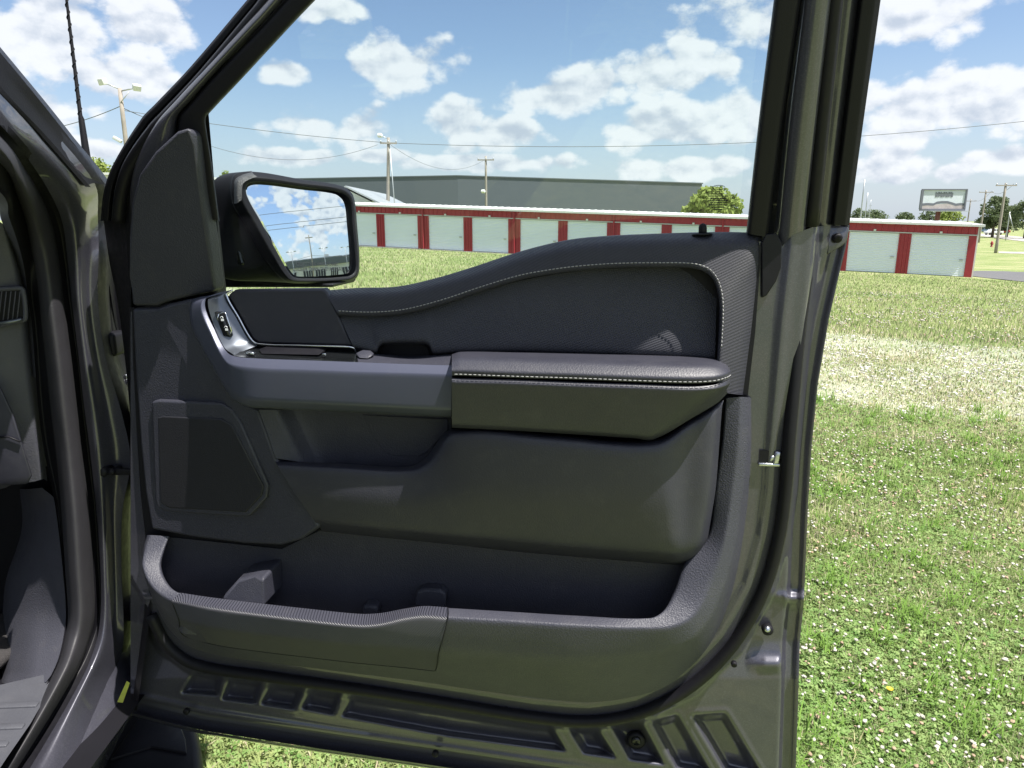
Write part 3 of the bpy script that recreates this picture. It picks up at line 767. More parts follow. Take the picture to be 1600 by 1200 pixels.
def car(px, py, Y, label, m, flip=1, h=1.7, l=4.6):
    g = at_y(px, py, Y); x, y, z = g[0], g[1], gz(g[0], g[1]) + .06
    r = root('car', (x, y, z), label, 'car', 'cars on the far road')
    prof = [(-.5,.25),(-.5,.55),(-.46,.62),(-.30,.64),(-.20,.97),(.22,1.0),(.42,.66),(.5,.62),(.5,.25)]
    V = [(x + flip*a*l, y + s, z + b*h) for s in (-.9, .9) for a, b in prof]; n = len(prof)
    link('body', bevelled(mesh(V, [tuple(range(n)), tuple(range(2*n-1, n-1, -1))] + [(i, i+n, (i+1) % n + n, (i+1) % n) for i in range(n)]), .05), m, r)
    w = [(-.27,.66),(-.19,.92),(.0,.94),(.0,.66)], [(.03,.66),(.03,.94),(.21,.94),(.35,.66)]
    for q in w:
        V = [(x + flip*a*l, y - .915, z + b*h) for a, b in q]; link('window', mesh(V, [(0,1,2,3)]), M['dark_glass'], r, False)
    for a in (-.32, .32):
        for s in (-.8, .8):
            link('wheel', tube([(x + a*l, y + s - .12, z + .34), (x + a*l, y + s + .12, z + .34)], .34, 14), M['tyre'], r)
car(1552, 366, 205, 'white sport utility car driving on the far road', M['carwhite'])
car(1565, 365, 225, 'small dark red car behind the white one on the far road', M['carred'], 1, 1.5, 4.2)
car(1534.5, 363.5, 240, 'blue grey car on the far road at the storage building corner', M['carblue'], 1, 1.6, 4.4)

# ================================================================== the pickup truck
U = np.array([1.097, -.15, 0.0]); U /= np.linalg.norm(U)          # along the open door, hinge to latch
W = np.array([U[1], -U[0], 0.0])                                  # inner normal of the door, towards the cab side
DO = np.array([-.654, 1.10, 0.0])
ZB, LEAN = 1.345, math.tan(math.radians(17))
def D(px, py, w=0.0):
    d = ray(px, py); return CAM + d * ((w - np.dot(CAM - DO, W)) / np.dot(d, W))
def DL(px, py, w=0.0):
    P = D(px, py, w)
    if P[2] < ZB: return P
    d = ray(px, py)
    t = (w + (CAM_H - ZB) * LEAN - np.dot(CAM - DO, W)) / (np.dot(d, W) - d[2] * LEAN)
    return CAM + d * t
def rows3(fn, *rows): return [[fn(*p) for p in r] for r in rows]
def wrow(pts, w, dx=0, dy=0):
    ws = w if hasattr(w, '__len__') else [w] * len(pts)
    return [(p[0] + dx, p[1] + dy, q) for p, q in zip(pts, ws)]

TR = root('pickup_truck', (-.95, 1.6, 0.0), 'dark grey pickup truck with its front passenger door swung open on the lawn', 'truck')
def part(name, me, m, parent=None, smooth=True, label=None, kind=None):
    o = link(name, me, M[m] if isinstance(m, str) else m, parent if parent is not None else TR, smooth)
    if parent is not None: o.matrix_parent_inverse = Matrix()
    if label: o['label'] = label
    if kind: o['kind'] = kind
    return o
def plate(name, outline, depth, bev, m, parent=None, fn=D, smooth_k=0, label=None, seg=3):
    """a solid plate with the given outline (px, py, w), thickness along -W and a rounded front edge"""
    P = [fn(*p) for p in outline]
    if smooth_k: P = list(catmull(P, smooth_k, True))
    n = len(P); V = [tuple(p) for p in P] + [tuple(p - W * depth) for p in P]
    Fs = [tuple(range(n)), tuple(range(2*n - 1, n - 1, -1))] + [((i+1) % n, i, i + n, (i+1) % n + n) for i in range(n)]
    me = mesh(V, Fs)
    bm = bmesh.new(); bm.from_mesh(me); bmesh.ops.recalc_face_normals(bm, faces=bm.faces); bm.to_mesh(me); bm.free()
    o = part(name, me, m, parent, True, label)
    me.set_sharp_from_angle(angle=math.radians(35))
    b = o.modifiers.new('bevel', 'BEVEL'); b.width = bev; b.segments = seg; b.limit_method = 'ANGLE'; b.angle_limit = math.radians(50); b.harden_normals = True
    return o
def dtube(name, pts, r, m, parent=None, fn=D, k=8, n=8, label=None):
    P = catmull([fn(*p) for p in pts], k); return part(name, tube(P, r, n), m, parent, True, label)

# ---- door shell: stamped steel inner panel as a height field following the outline
def interp_curve(pts): 
    xs, ys = zip(*pts); return lambda v: np.interp(v, xs, ys)
SEAL = [(236,960),(262,1008),(305,1038),(420,1057),(560,1077),(700,1099),(830,1120),(920,1127),(1000,1114),(1080,1072),(1145,1008),(1192,925),(1216,845),(1227,770),(1233,690),(1241,600),(1250,500),(1260,420),(1268,352)]
RECESS = [[(286,1081),(305,1050),(345,1053),(340,1085)], [(349,1091),(361,1060),(408,1064),(399,1097)],
          [(410,1098),(427,1067),(473,1073),(459,1106)], [(473,1105),(489,1076),(532,1082),(520,1114)],
          [(536,1117),(553,1088),(700,1108),(858,1131),(882,1171),(700,1147)],
          [(886,1134),(930,1134),(961,1182),(912,1175)], [(954,1132),(1003,1130),(1036,1192),(984,1185)],
          [(1019,1128),(1058,1117),(1111,1208),(1058,1200)], [(1082,1118),(1133,1115),(1195,1218),(1133,1204)]]
def sdf_poly(X, Y, poly):
    d = np.full(X.shape, 1e9); inside = np.zeros(X.shape, bool); n = len(poly)
    for i in range(n):
        (x1, y1), (x2, y2) = poly[i], poly[(i+1) % n]
        ex, ey = x2 - x1, y2 - y1
        t = np.clip(((X - x1) * ex + (Y - y1) * ey) / (ex*ex + ey*ey), 0, 1)
        d = np.minimum(d, np.hypot(X - x1 - t*ex, Y - y1 - t*ey))
        c = ((y1 > Y) != (y2 > Y)) & (X < (x2 - x1) * (Y - y1) / (y2 - y1 + 1e-12) + x1)
        inside ^= c
    return np.where(inside, -d, d)
def sdf_line(X, Y, pts):
    d = np.full(X.shape, 1e9); sgn = np.zeros(X.shape)
    for (x1, y1), (x2, y2) in zip(pts[:-1], pts[1:]):
        ex, ey = x2 - x1, y2 - y1
        t = np.clip(((X - x1) * ex + (Y - y1) * ey) / (ex*ex + ey*ey), 0, 1)
        q = np.hypot(X - x1 - t*ex, Y - y1 - t*ey); s = np.sign(ex * (Y - y1) - ey * (X - x1))
        m = q < d; d = np.where(m, q, d); sgn = np.where(m, s, sgn)
    return d * sgn                       # positive on the outer side (below / right) of the seal
def door_shell():
    R = interp_curve([(340,1328),(385,1322),(430,1311),(500,1295),(600,1278),(700,1268),(800,1262),(920,1257),(940,1256),(962,1254),(1000,1250),(1100,1247),(1300,1240)])
    T = interp_curve([(200,488),(300,472),(360,462),(620,456),(740,430),(850,398),(950,380),(1150,376),(1190,378),(1206,366),(1222,356),(1240,350),(1262,348)])
    B = interp_curve([(200,1112),(215,1117),(320,1142),(500,1170),(690,1198),(850,1222),(1262,1272)])
    ns, nt = 330, 270
    s = np.linspace(0, 1, ns)[:, None]; t = np.linspace(0, 1, nt)[None, :]
    X0 = 204 + s * (1262 - 204) + t * 0
    Y = T(X0) + (B(X0) - T(X0)) * t
    k = np.clip((X0 - 1150) / 112, 0, 1); k = k * k * (3 - 2*k)
    X = X0 + (R(Y) - 1262) * k
    w = np.zeros_like(X)
    sd = sdf_line(X, Y, SEAL)
    low = np.clip((Y - 1000) / 60, 0, 1)
    step = SM(np.clip((sd - 4) / 16, 0, 1))
    w -= step * (.034 - .016 * low)
    for k_, poly in enumerate(RECESS):
        q = sdf_poly(X, Y, poly)
        rw, rd_ = (14.0, .024) if k_ > 4 else (9.0, .019)
        w -= SM(np.clip((3.0 - q) / rw, 0, 1)) * rd_
        w += np.exp(-((q - 5.5) / 3.0) ** 2) * .0016
    # sill flange: a ledge and the hem along the bottom, the hem of the outer skin along the latch side
    hb = B(X0) - Y
    w -= SM(np.clip((26 - hb) / 8, 0, 1)) * .010 * np.clip((1000 - X) / 300, .25, 1)
    w += np.exp(-((hb - 30) / 6) ** 2) * .004 * np.clip((1050 - X) / 200, 0, 1)
    he = R(Y) - X
    w -= SM(np.clip((30 - he) / 9, 0, 1)) * .012
    w += SM(np.clip((9 - he) / 4, 0, 1)) * .006
    w += np.where((Y > 915) & (Y < 960), np.exp(-((Y - 938) / 9) ** 2) * np.clip((34 - he) / 12, 0, 1) * .010, 0)
    w += np.exp(-((Y - 1038) / 11) ** 2) * np.clip((X - 1165) / 30, 0, 1) * np.clip((1228 - X) / 12, 0, 1) * .008
    w += np.exp(-((Y - 932) / 7) ** 2) * np.clip((X - 1205) / 10, 0, 1) * .004
    # painted inner face curls towards the seal
    w += np.exp(-((sd + 26) / 9) ** 2) * .004
    # shut-line inner face rolls away below the belt
    G = np.empty(X.shape + (3,))
    for i in range(ns):
        for j in range(nt): G[i, j] = D(X[i, j], Y[i, j], w[i, j])
    me = grid_mesh(G)
    return part('front_door', me, 'paint', None, True, 'open front door seen from its inner side')
DOOR = door_shell()
plate('belt_shade_plate', [(1196,366,.006),(1214,364,.006),(1222,380,.006),(1221,418,.006),(1213,440,.006),(1198,462,.006),(1190,466,.006),(1190,380,.006)], .004, .002, 'rubber', DOOR)  # dark plate stands in for the shade inside the belt gap
E_out = [(1328,352),(1322,385),(1311,430),(1295,500),(1278,600),(1268,700),(1262,800),(1257,920),(1253,965),(1250,1000),(1247,1100),(1240,1272)]
part('outer_skin', loft(rows3(D, wrow(E_out, -.046), wrow(E_out, -.052, -1), wrow(E_out, -.060, -14), [(x - 70, y + 6, -.085) for x, y in E_out]), 4, .2), 'paint', DOOR)
B_out = [(206,1114),(260,1128),(320,1142),(500,1170),(690,1198),(850,1222),(1050,1248),(1240,1272)]
part('bottom_hem', loft(rows3(D, wrow(B_out, -.010), wrow(B_out, -.014, 0, 5), wrow(B_out, -.05, 0, 6)), 4, .3), 'paint', DOOR)
L_edge = [(206,480),(208,560),(213,660),(219,760),(228,850),(232,930),(224,1010),(210,1110)]
part('hinge_edge', loft(rows3(D, wrow(L_edge, .004, 4), wrow(L_edge, -.006, -6), wrow(L_edge, -.10, -4)), 5, .3), 'black', DOOR)
part('door_seal', tube(catmull([D(x, y, .004 if y > 700 else .004 - .028 * (700 - y) / 350) for x, y in SEAL], 6), .0095, 9), 'rubber', DOOR, True, 'black rubber seal around the lower door')
# ---- trim plugs, screws, latch
def disc(name, px, py, w, r, m, parent, h=.004, n=18):
    c = Vector(D(px, py, w)); q = Vector(W)
    return part(name, tube([c - q*.004, c + q*h*.6, c + q*h, c + q*h], [r, r, r*.75, r*.02], n), m, parent)
for (x, y, w, r) in ((291,1112,.002,.0055), (680,1178,.0,.0055), (791,1108,.002,.004), (990,1111,.002,.004), (1147,1038,.004,.0045)):
    disc('drain_plug', x, y, w, r, 'black', DOOR, .003)
p = disc('rubber_plug', 994, 1156, -.036, .0155, 'rubber', DOOR, .006); disc('plug_ring', 994, 1156, -.031, .008, 'gloss_black', DOOR, .006)
disc('bolt', 1199, 983, -.026, .0085, 'black', DOOR, .007); disc('bolt_head', 1199, 983, -.020, .0045, 'steel', DOOR, .003)
c = D(1201, 716, 0)
def latch():
    o = [(1187,703,.0025),(1219,706,.0025),(1218,729,.0025),(1190,728,.0025),(1186,722,.0025)]
    part('latch_shade_patch', mesh([D(x, y, .0032) for x, y, _ in o], [tuple(range(5))]), 'black', DOOR, False)  # flat black face, paints the shade of the latch hole
    part('latch_plate', bevelled(MB().box(D(1202, 726, .004), (.030, .004, .005), (Vector(U), Vector(W), Vector((0,0,1)))).me(), .0015), 'steel', DOOR)
    part('latch_claw', bevelled(MB().box(D(1214, 715, .004), (.009, .005, .019), (Vector(U), Vector(W), Vector((.1,0,1)))).me(), .003), 'steel', DOOR)
    part('latch_pawl', bevelled(MB().box(D(1206, 716, .004), (.006, .004, .008), (Vector(U), Vector(W), Vector((.3,0,1)))).me(), .002), 'steel', DOOR)
latch()

# ---- window frame: an inverted U of nested strips leaning inwards above the belt
def urow(A, B, w, top):
    """A from the belt up the front post, B from the top down the latch post"""
    return [(x, y, w) for x, y in A] + [((A[-1][0] + B[0][0]) / 2 * .5 + A[-1][0] * .5, top, w), ((A[-1][0] + B[0][0]) / 2 * .5 + B[0][0] * .5, top, w)] + [(x, y, w) for x, y in B]
Ao = [(157,345),(162,300),(176,258),(221,185),(242,163),(297,105),(386,0),(560,-205)]
def shiftA(d): return [(x + d * (1 if i < 3 else .75), y + (0 if i < 3 else d * .65)) for i, (x, y) in enumerate(Ao)]
Ac = [(206,345),(203,300),(213,250),(241,195),(276,155),(330,97),(405,15),(600,-190)]
Ad = [(274,345),(276,230),(278,200),(281,180),(296,162),(340,112),(412,37),(622,-178)]
Ae = [(342,345),(330,252),(322,200),(321,184),(326,176),(375,124),(491,0),(662,-168)]
def Bs(x0, x1, x2): return [(x0 + (x0 - x1) * .55, -200), (x0, 0), ((x0 + x1) / 2 - 1, 180), (x1, x2)]
rO = urow(Ao, Bs(1376, 1327, 352), -.052, -235); rO2 = urow(shiftA(3), Bs(1367, 1320, 352), -.046, -232)
rA = urow(shiftA(12), Bs(1346, 1302, 352), -.044, -222); rG = urow(shiftA(15), Bs(1341, 1298, 352), -.060, -219)
rP1 = urow(shiftA(17), Bs(1330, 1290, 352), -.046, -217); rP2 = urow(shiftA(26), Bs(1314, 1277, 352), -.050, -210)
rP3 = urow(shiftA(28), Bs(1308, 1272, 352), -.034, -208)
rQ1 = urow(Ac, Bs(1299, 1257, 360), -.012, -200); rQ0 = urow(Ac, Bs(1300, 1260, 360), -.036, -201)
rQ2 = urow([(x + (d[0] - x) * .45, y + (d[1] - y) * .45) for (x, y), d in zip(Ac, Ad)], Bs(1278, 1238, 366), -.004, -190)
rQ3 = urow([(x + (d[0] - x) * .93, y + (d[1] - y) * .93) for (x, y), d in zip(Ac, Ad)], Bs(1257, 1214, 395), -.012, -180)
rQ4 = urow(Ad, Bs(1252, 1206, 400), -.040, -178)
rT0 = urow(Ad, Bs(1251, 1199, 372), -.020, -178); rT1 = urow([(x + 3, y + 2) for x, y in Ad], Bs(1247, 1196, 370), -.006, -176)
rT2 = urow([(x - 3, y - 2) for x, y in Ae], Bs(1216, 1172, 366), -.004, -166); rT3 = urow(Ae, Bs(1210, 1167, 364), -.010, -164)
rT4 = urow([(x + 1, y + 1) for x, y in Ae], Bs(1209, 1166, 364), -.045, -163)
FR = part('window_frame', loft(rows3(DL, rQ0, rQ1, rQ2, rQ3, rQ4), 5, .35), 'paint')
part('frame_applique', loft(rows3(DL, rO, rO2, rA, rG), 5, .2), 'black', FR)
part('outer_flange', loft(rows3(DL, rG, rP1, rP2, rP3), 5, .35), 'paint', FR)
part('frame_seal', tube(catmull([DL(x - (4 if y < 370 and x > 900 else 0), y, w + .010) for x, y, w in rP3], 5), .0095, 8), 'rubber', FR)
part('frame_trim', loft(rows3(DL, rT0, rT1, rT2, rT3, rT4), 5, .3), 'black', FR)
part('outer_shell', loft(rows3(DL, [(x, y, w - .004) for x, y, w in rO], [(x, y, -.075) for x, y, w in rA], [(x, y, -.078) for x, y, w in rT1], [(x, y, -.055) for x, y, w in rT4]), 5, .2), 'paint', FR)
# front edge of the frame: black seal lip carried down to the mirror sail
part('sail_backing', mesh([DL(x, y, -.03) for x, y in [(196,345),(202,300),(215,248),(245,195),(278,165),(300,160),(326,178),(333,260),(346,452),(346,475),(204,490)]], [tuple(range(11))]), 'black', FR, False)
front_lip = [(158,340),(168,410),(180,470),(192,560),(203,680),(213,800),(226,900)]
part('front_edge_seal', loft(rows3(D, wrow(front_lip, -.085, 6), wrow(front_lip, -.07, 2), wrow(front_lip, -.035, 30), wrow([(206,340),(205,410),(205,470),(206,560),(210,680),(218,800),(230,900)], -.012)), 5, .3), 'rubber', DOOR)
ear = [(206,340),(196,360),(192,400),(197,450)]
# corner bolt and bracket at the outer corner of the belt
part('corner_bracket', bevelled(mesh([D(*p) for p in [(1296,352,-.036),(1327,354,-.040),(1323,378,-.040),(1316,384,-.038),(1292,398,-.036),(1296,352,-.060),(1327,354,-.060),(1323,378,-.060),(1316,384,-.060),(1292,398,-.060)]], [(0,1,2,3,4),(9,8,7,6,5),(0,5,6,1),(1,6,7,2),(2,7,8,3),(3,8,9,4),(4,9,5,0)]), .002), 'paint', FR)
disc('bracket_screw', 1308, 372, -.034, .0065, 'black', FR, .006)
# glass, its guide channel and the etched mark
gl_px = [(318,200),(322,182),(380,118),(496,-6),(680,-172),(900,-178),(1180,-178),(1262,-172),(1214,-6),(1195,180),(1170,366),(1170,400),(1000,420),(800,440),(620,475),(350,475)]
G0 = [DL(x, y, -.048) for x, y in gl_px]; G1 = [p - W * .0042 for p in G0]; n = len(G0)
gme = mesh(G0 + G1, [tuple(range(n)), tuple(range(2*n-1, n-1, -1))] + [(i, (i+1) % n, (i+1) % n + n, i + n) for i in range(n)])
bm = bmesh.new(); bm.from_mesh(gme); bmesh.ops.recalc_face_normals(bm, faces=bm.faces); bm.to_mesh(gme); bm.free()
GLASS = part('window_glass', gme, 'glass', None, False, 'lightly tinted side window glass')
ch = [(350,475),(346,440),(334,330),(322,215)]
part('glass_channel', loft(rows3(DL, [(x - 22, y, -.012) for x, y in ch], [(x - 16, y, -.004) for x, y in ch], [(x - 9, y, -.006) for x, y in ch], [(x - 4, y, -.020) for x, y in ch], [(x + 6, y, -.046) for x, y in ch]), 6, .35), 'rubber', FR)

def etched_mark():
    """faint maker's mark etched into the glass: oval emblem, eight short text lines, two ringed approval symbols"""
    mb = MB(); up = Vector(DL(1122, 300, -.0465) - DL(1122, 310, -.0465)).normalized(); rt = Vector(U)
    px = 1.0 / F_PX * 1.02
    def at(x, y): return Vector(DL(x, y, -.0462))
    def stroke(x, y, w, h): mb.box(at(x, y), (w*px*1.15, .0002, h*px*1.25), (rt, Vector(W), up))
    def ring(x, y, rx, ry, t=.55):
        P = [at(x, y) + rt * math.cos(q) * rx * px + up * math.sin(q) * ry * px for q in np.linspace(0, 2*math.pi, 25)]
        mb.tube(P, t * px * .5, 4)
    ring(1123, 293, 9, 3.4, .7); ring(1123, 293, 7.6, 2.6, .35)
    ring(1146, 309, 4.3, 4.3); ring(1146, 324, 4.3, 3.4)
    rr = random.Random(5)
    for y, w in ((299.8,8),(303,15),(306.3,30),(310,23),(313.5,32),(316.8,24),(320,28),(323.8,20),(327.4,12)):
        x = 1122 - w/2
        while x < 1122 + w/2:
            q = .7 + rr.random() * .9; stroke(x, y, q, 1.5 if y != 310 else 2.0); stroke(x + q*.4, y + .5, q*1.2, .45); x += q + .75
    for dx in (-1.6, 0, 1.6): stroke(1146 + dx, 309, .6, 3.2); stroke(1146 + dx, 324, 1.0, .6)
    stroke(1146, 310.4, 3.4, .5)
    o = part('etched_mark', mb.me(), 'grey_print', GLASS, False, 'small etched glass mark with an oval emblem and lines of tiny lettering')
    # the emblem's script, mirrored as seen from inside
    cu = bpy.data.curves.new('emblem', 'FONT'); cu.body = 'Ford'; cu.size = 5.2 * px; cu.shear = .3; cu.align_x = 'CENTER'; cu.align_y = 'CENTER'
    tmp = bpy.data.objects.new('emblem_tmp', cu); COL.objects.link(tmp)
    me = bpy.data.meshes.new_from_object(tmp.evaluated_get(bpy.context.evaluated_depsgraph_get())); bpy.data.objects.remove(tmp)
    c = at(1123, 293)
    for v in me.vertices: v.co = c + rt * (-v.co.x) + up * v.co.y
    part('etched_emblem', me, 'grey_print', GLASS, False)
etched_mark()

# ---- trim
TRIM_BACK = [(206,482),(300,468),(360,462),(620,456),(740,430),(850,398),(950,380),(1160,374),(1190,384),(1180,520),(1168,622),(1164,720),(1150,860),(1120,940),(1070,1030),(930,1080),(700,1060),(500,1036),(330,1012),(262,960),(236,900),(222,780),(212,640)]
TRIM = part('door_trim', mesh([D(x, y, .0045) for x, y in TRIM_BACK], [tuple(range(len(TRIM_BACK)))]), 'black', None, False, 'charcoal inner door lining')

# mirror sail
plate('sail_panel', [(205,478,.012),(203,430,.014),(200,370,.016),(204,318,.016),(216,272,.016),(241,236,.016),(276,204,.016),(290,200,.018),(300,204,.016),(306,225,.012),(316,300,.010),(336,445,.010),(334,455,.012),(300,462,.014),(258,472,.014),(244,478,.013)], .03, .006, 'trim', TRIM, DL, 0, 'triangular mirror sail cover')
# front panel around the speaker
plate('front_panel', [(205,482,.010),(246,481,.012),(262,475,.013),(300,466,.016),(301,500,.022),(318,540,.03),(340,580,.036),(370,625,.042),(404,640,.044),(432,716,.048),(470,776,.050),(501,824,.050),(472,844,.046),(440,853,.044),(380,850,.040),(300,840,.032),(236,828,.020),(226,770,.014),(218,690,.012),(211,590,.010)], .04, .006, 'trim', TRIM, D)
plate('speaker_surround', [(236,628,.0195),(246,625,.021),(345,630,.040),(362,640,.042),(376,660,.044),(419,758,.051),(417,778,.0505),(391,806,.046),(378,808,.044),(262,800,.026),(246,794,.022),(242,780,.021)], .012, .004, 'trim', TRIM, D)
plate('speaker_grille', [(246,652,.0225),(254,650,.024),(346,655,.0425),(362,664,.0445),(412,760,.0525),(409,774,.052),(384,801,.047),(264,794,.0275),(250,786,.0245)], .010, .0025, 'mesh', TRIM, D, 0, 'dark mesh speaker grille')
# accent panel and switch bezel
plate('accent_panel', [(366,453,.022),(430,452,.022),(505,451,.022),(510,456,.024),(551,541,.030),(404,537,.030),(394,530,.030),(355,461,.024)], .02, .004, 'applique', TRIM, D)
dtube('chrome_strip', [(363,454,.026),(354,461,.028),(373,496,.031),(391,528,.035),(402,537,.036),(470,540,.036),(545,542,.036),(553,544,.034),(556,549,.030)], .0016, 'chrome', TRIM, D, 8, 6)
BZ = part('switch_bezel', loft(rows3(D, [(364,452,.020),(352,463,.026),(370,498,.030),(389,531,.033),(402,540,.034)],
     [(352,456,.024),(343,466,.034),(352,500,.040),(367,535,.046),(384,547,.048)],
     [(336,460,.026),(325,470,.036),(332,502,.044),(350,542,.055),(366,555,.066)]), 8, .35), 'brushed', None)
part('lock_switch', bevelled(MB().box(D(350, 506, .043), (.0125, .010, .038), (Vector(U), Vector(W), Vector(D(344,490,.041) - D(357,523,.043)).normalized())).me(), .0025, 3), 'gloss_black', BZ)
part('switch_rim', tube([D(x, y, .0465) for x, y in [(342,491),(349,488),(353,490),(362,517),(360,521),(353,524),(349,521),(340,497),(342,491)]], .0012, 6), 'chrome', BZ)
mbk = MB()
for (x, y) in ((347.5, 499), (354, 514)):
    ring_ = [D(x - 1.2 + 2.2 * math.cos(q), y - 2 + 2.4 * math.sin(q), .0488) for q in np.linspace(math.pi, 2*math.pi, 7)]
    mbk.tube(ring_, .0004, 4); mbk.box(D(x, y + .8, .0488), (.0042, .0004, .0032), (Vector(U), Vector(W), Vector((0,0,1))))
part('lock_symbols', mbk.me(), 'white_print', BZ, False, 'small padlock symbols on the lock switch')
# ledge with window switch
part('switch_tray', loft(rows3(D, [(384,540,.030),(402,541,.028),(470,544,.028),(556,549,.028)], [(372,552,.062),(400,552,.055),(480,556,.055),(560,560,.055)], [(364,556,.076),(400,560,.079),(480,563,.079),(560,566,.079)]), 8, .3), 'gloss_black', BZ)
plate('window_switch', [(404,546,.050),(412,543,.046),(496,546,.046),(504,549,.048),(498,555,.060),(408,553,.060)], .02, .004, 'rubber', BZ, D)
part('switch_tip', bevelled(MB().box(D(507, 553.5, .061), (.006, .004, .003), (Vector(U), Vector(W), Vector((0,0,1)))).me(), .001), 'chrome', BZ)
part('switch_edge', bevelled(MB().box(D(392, 552, .068), (.013, .008, .005), (Vector(U), Vector(W), Vector((0,0,1)))).me(), .002), 'chrome', BZ)
part('pull_ledge', loft(rows3(D, [(556,549,.026),(590,553,.026),(640,556,.004),(678,555,.026),(707,553,.028)], [(558,558,.050),(592,560,.050),(640,562,.045),(680,562,.050),(707,562,.055)], [(560,566,.079),(590,567,.079),(640,569,.079),(680,570,.079),(707,571,.079)]), 8, .3), 'trim', TRIM)
plate('release_lever', [(554,553,.052),(565,548,.046),(576,549,.046),(583,556,.052),(574,561,.064),(560,560,.064)], .012, .004, 'trim', BZ, D)

# grab band
gI = [(365,452,.022),(331,461,.030),(321,469,.037),(322,486,.042),(335,515,.050),(350,544,.062),(364,556,.076),(400,560,.080),(480,563,.080),(560,566,.080),(640,569,.080),(707,571,.080)]
gJ = [(358,457,.024),(325,465,.035),(315,473,.043),(316,490,.048),(330,522,.058),(345,553,.072),(359,569,.086),(400,576,.092),(480,579,.092),(560,582,.092),(640,584,.092),(706,586,.092)]
gK0 = [(318,463,.022),(304,467,.025),(299,475,.028),(302,506,.036),(320,542,.048),(338,572,.062),(366,614,.080),(392,624,.089),(432,627,.090),(560,633,.090),(640,637,.090),(705,640,.090)]
gK = [(312,464,.018),(301,468,.020),(297,476,.022),(299,508,.030),(317,545,.042),(335,576,.056),(363,621,.070),(389,634,.074),(430,637,.074),(560,643,.074),(640,647,.074),(705,651,.074)]
gL = [(312,465,.004),(300,469,.006),(296,477,.008),(298,509,.012),(316,546,.02),(334,577,.03),(362,622,.035),(388,636,.035),(430,639,.035),(560,645,.035),(640,649,.035),(705,653,.035)]
PULL = part('pull_handle', loft(rows3(D, gI, gJ, gK0, gK, gL), 8, .13), 'band', None, True, 'smooth grey blue pull handle band')
part('handle_end', mesh([D(707,571,.080), D(706.5,586,.092), D(705.5,640,.090), D(705,651,.074), D(705,651,.035), D(707,571,.035)], [tuple(range(6))]), 'band', PULL, False)
# recess behind the handle with its access cover
part('grip_recess', loft(rows3(D, [(404,640,.046),(416,672,.046),(431,716,.050)], [(432,640,.040),(448,676,.040),(470,722,.040)], [(462,640,.010),(480,676,.010),(504,724,.010)], [(705,650,.006),(700,690,.006),(640,735,.006)]), 8, .25), 'trim', TRIM)
plate('access_cover', [(566,648,.0095),(700,655,.0095),(700,672,.0095),(668,706,.0095),(655,713,.0095),(614,712,.0095),(600,706,.0095),(584,684,.0095)], .003, .0012, 'trim', TRIM, D)

# upper pad with stitched lip
A1 = [(510,453),(560,449),(620,447),(680,434),(740,416),(800,396),(850,382),(900,372),(960,367),(1030,364),(1100,362),(1160,362),(1190,365),(1197,378),(1196,430),(1188,510),(1173,617)]
A2 = [(512,463),(561,460),(621,457),(683,445),(743,428),(803,408),(853,394),(903,385),(962,380),(1030,377),(1098,376),(1146,379),(1170,387),(1179,402),(1178,440),(1170,515),(1157,617)]
A3 = [(526,487),(578,489),(630,485),(690,470),(750,450),(810,432),(858,423),(905,417),(962,413),(1030,412),(1080,413),(1106,420),(1120,435),(1128,458),(1130,490),(1127,550),(1122,612)]
A4 = [(529,493),(578,495),(631,491),(692,476),(752,456),(812,438),(860,429),(906,423),(962,419),(1030,418),(1078,419),(1102,426),(1115,439),(1122,460),(1124,490),(1121,550),(1116,612)]
PAD = part('upper_pad', loft(rows3(D, wrow(A1, -.036, 0, 3), wrow(A1, [-.008]*12 + [-.012,-.022,-.028,-.028,-.028]), wrow(A2, [.024]*12 + [.022,.018,.014,.014,.014]), wrow(A3, [.034]*11 + [.035,.037,.039,.040,.040,.040]), wrow(A4, [.031]*11 + [.032,.034,.036,.036,.036,.036]), wrow(A4, .004)), 8, .30), 'pad', None, True, 'padded upper door lining with pale stitching')
part('pad_end', mesh([D(x, y, w) for (x, y), w in ((A1[-1], -.034), (A1[-1], -.008), (A2[-1], .024), (A3[-1], .036), (A4[-1], .004), ((1116,618), -.01), ((1173,620), -.034))], [tuple(range(7))]), 'pad', PAD, False)
def stitches(name, pts, step, ln, r, parent, fn=D, jit=.0):
    P = catmull([fn(*p) for p in pts], 14); seg = np.linalg.norm(np.diff(P, axis=0), axis=1); s = np.concatenate([[0], np.cumsum(seg)])
    mb = MB(); q = step / 2
    f = lambda a: Vector([np.interp(a, s, P[:, i]) for i in range(3)])
    while q + ln < s[-1]:
        a, b = f(q), f(q + ln); mb.tube([a, (a + b) / 2 + Vector(W) * r * .5, b], [r * .6, r, r * .6], 5); q += step
    return part(name, mb.me(), 'thread', parent, True, None, 'stuff')
stitches('stitching', wrow(A3[:-1], [.0372]*11 + [.0382,.0402,.0422,.0432,.0432], 0, -1.5), .0052, .0038, .00078, PAD)
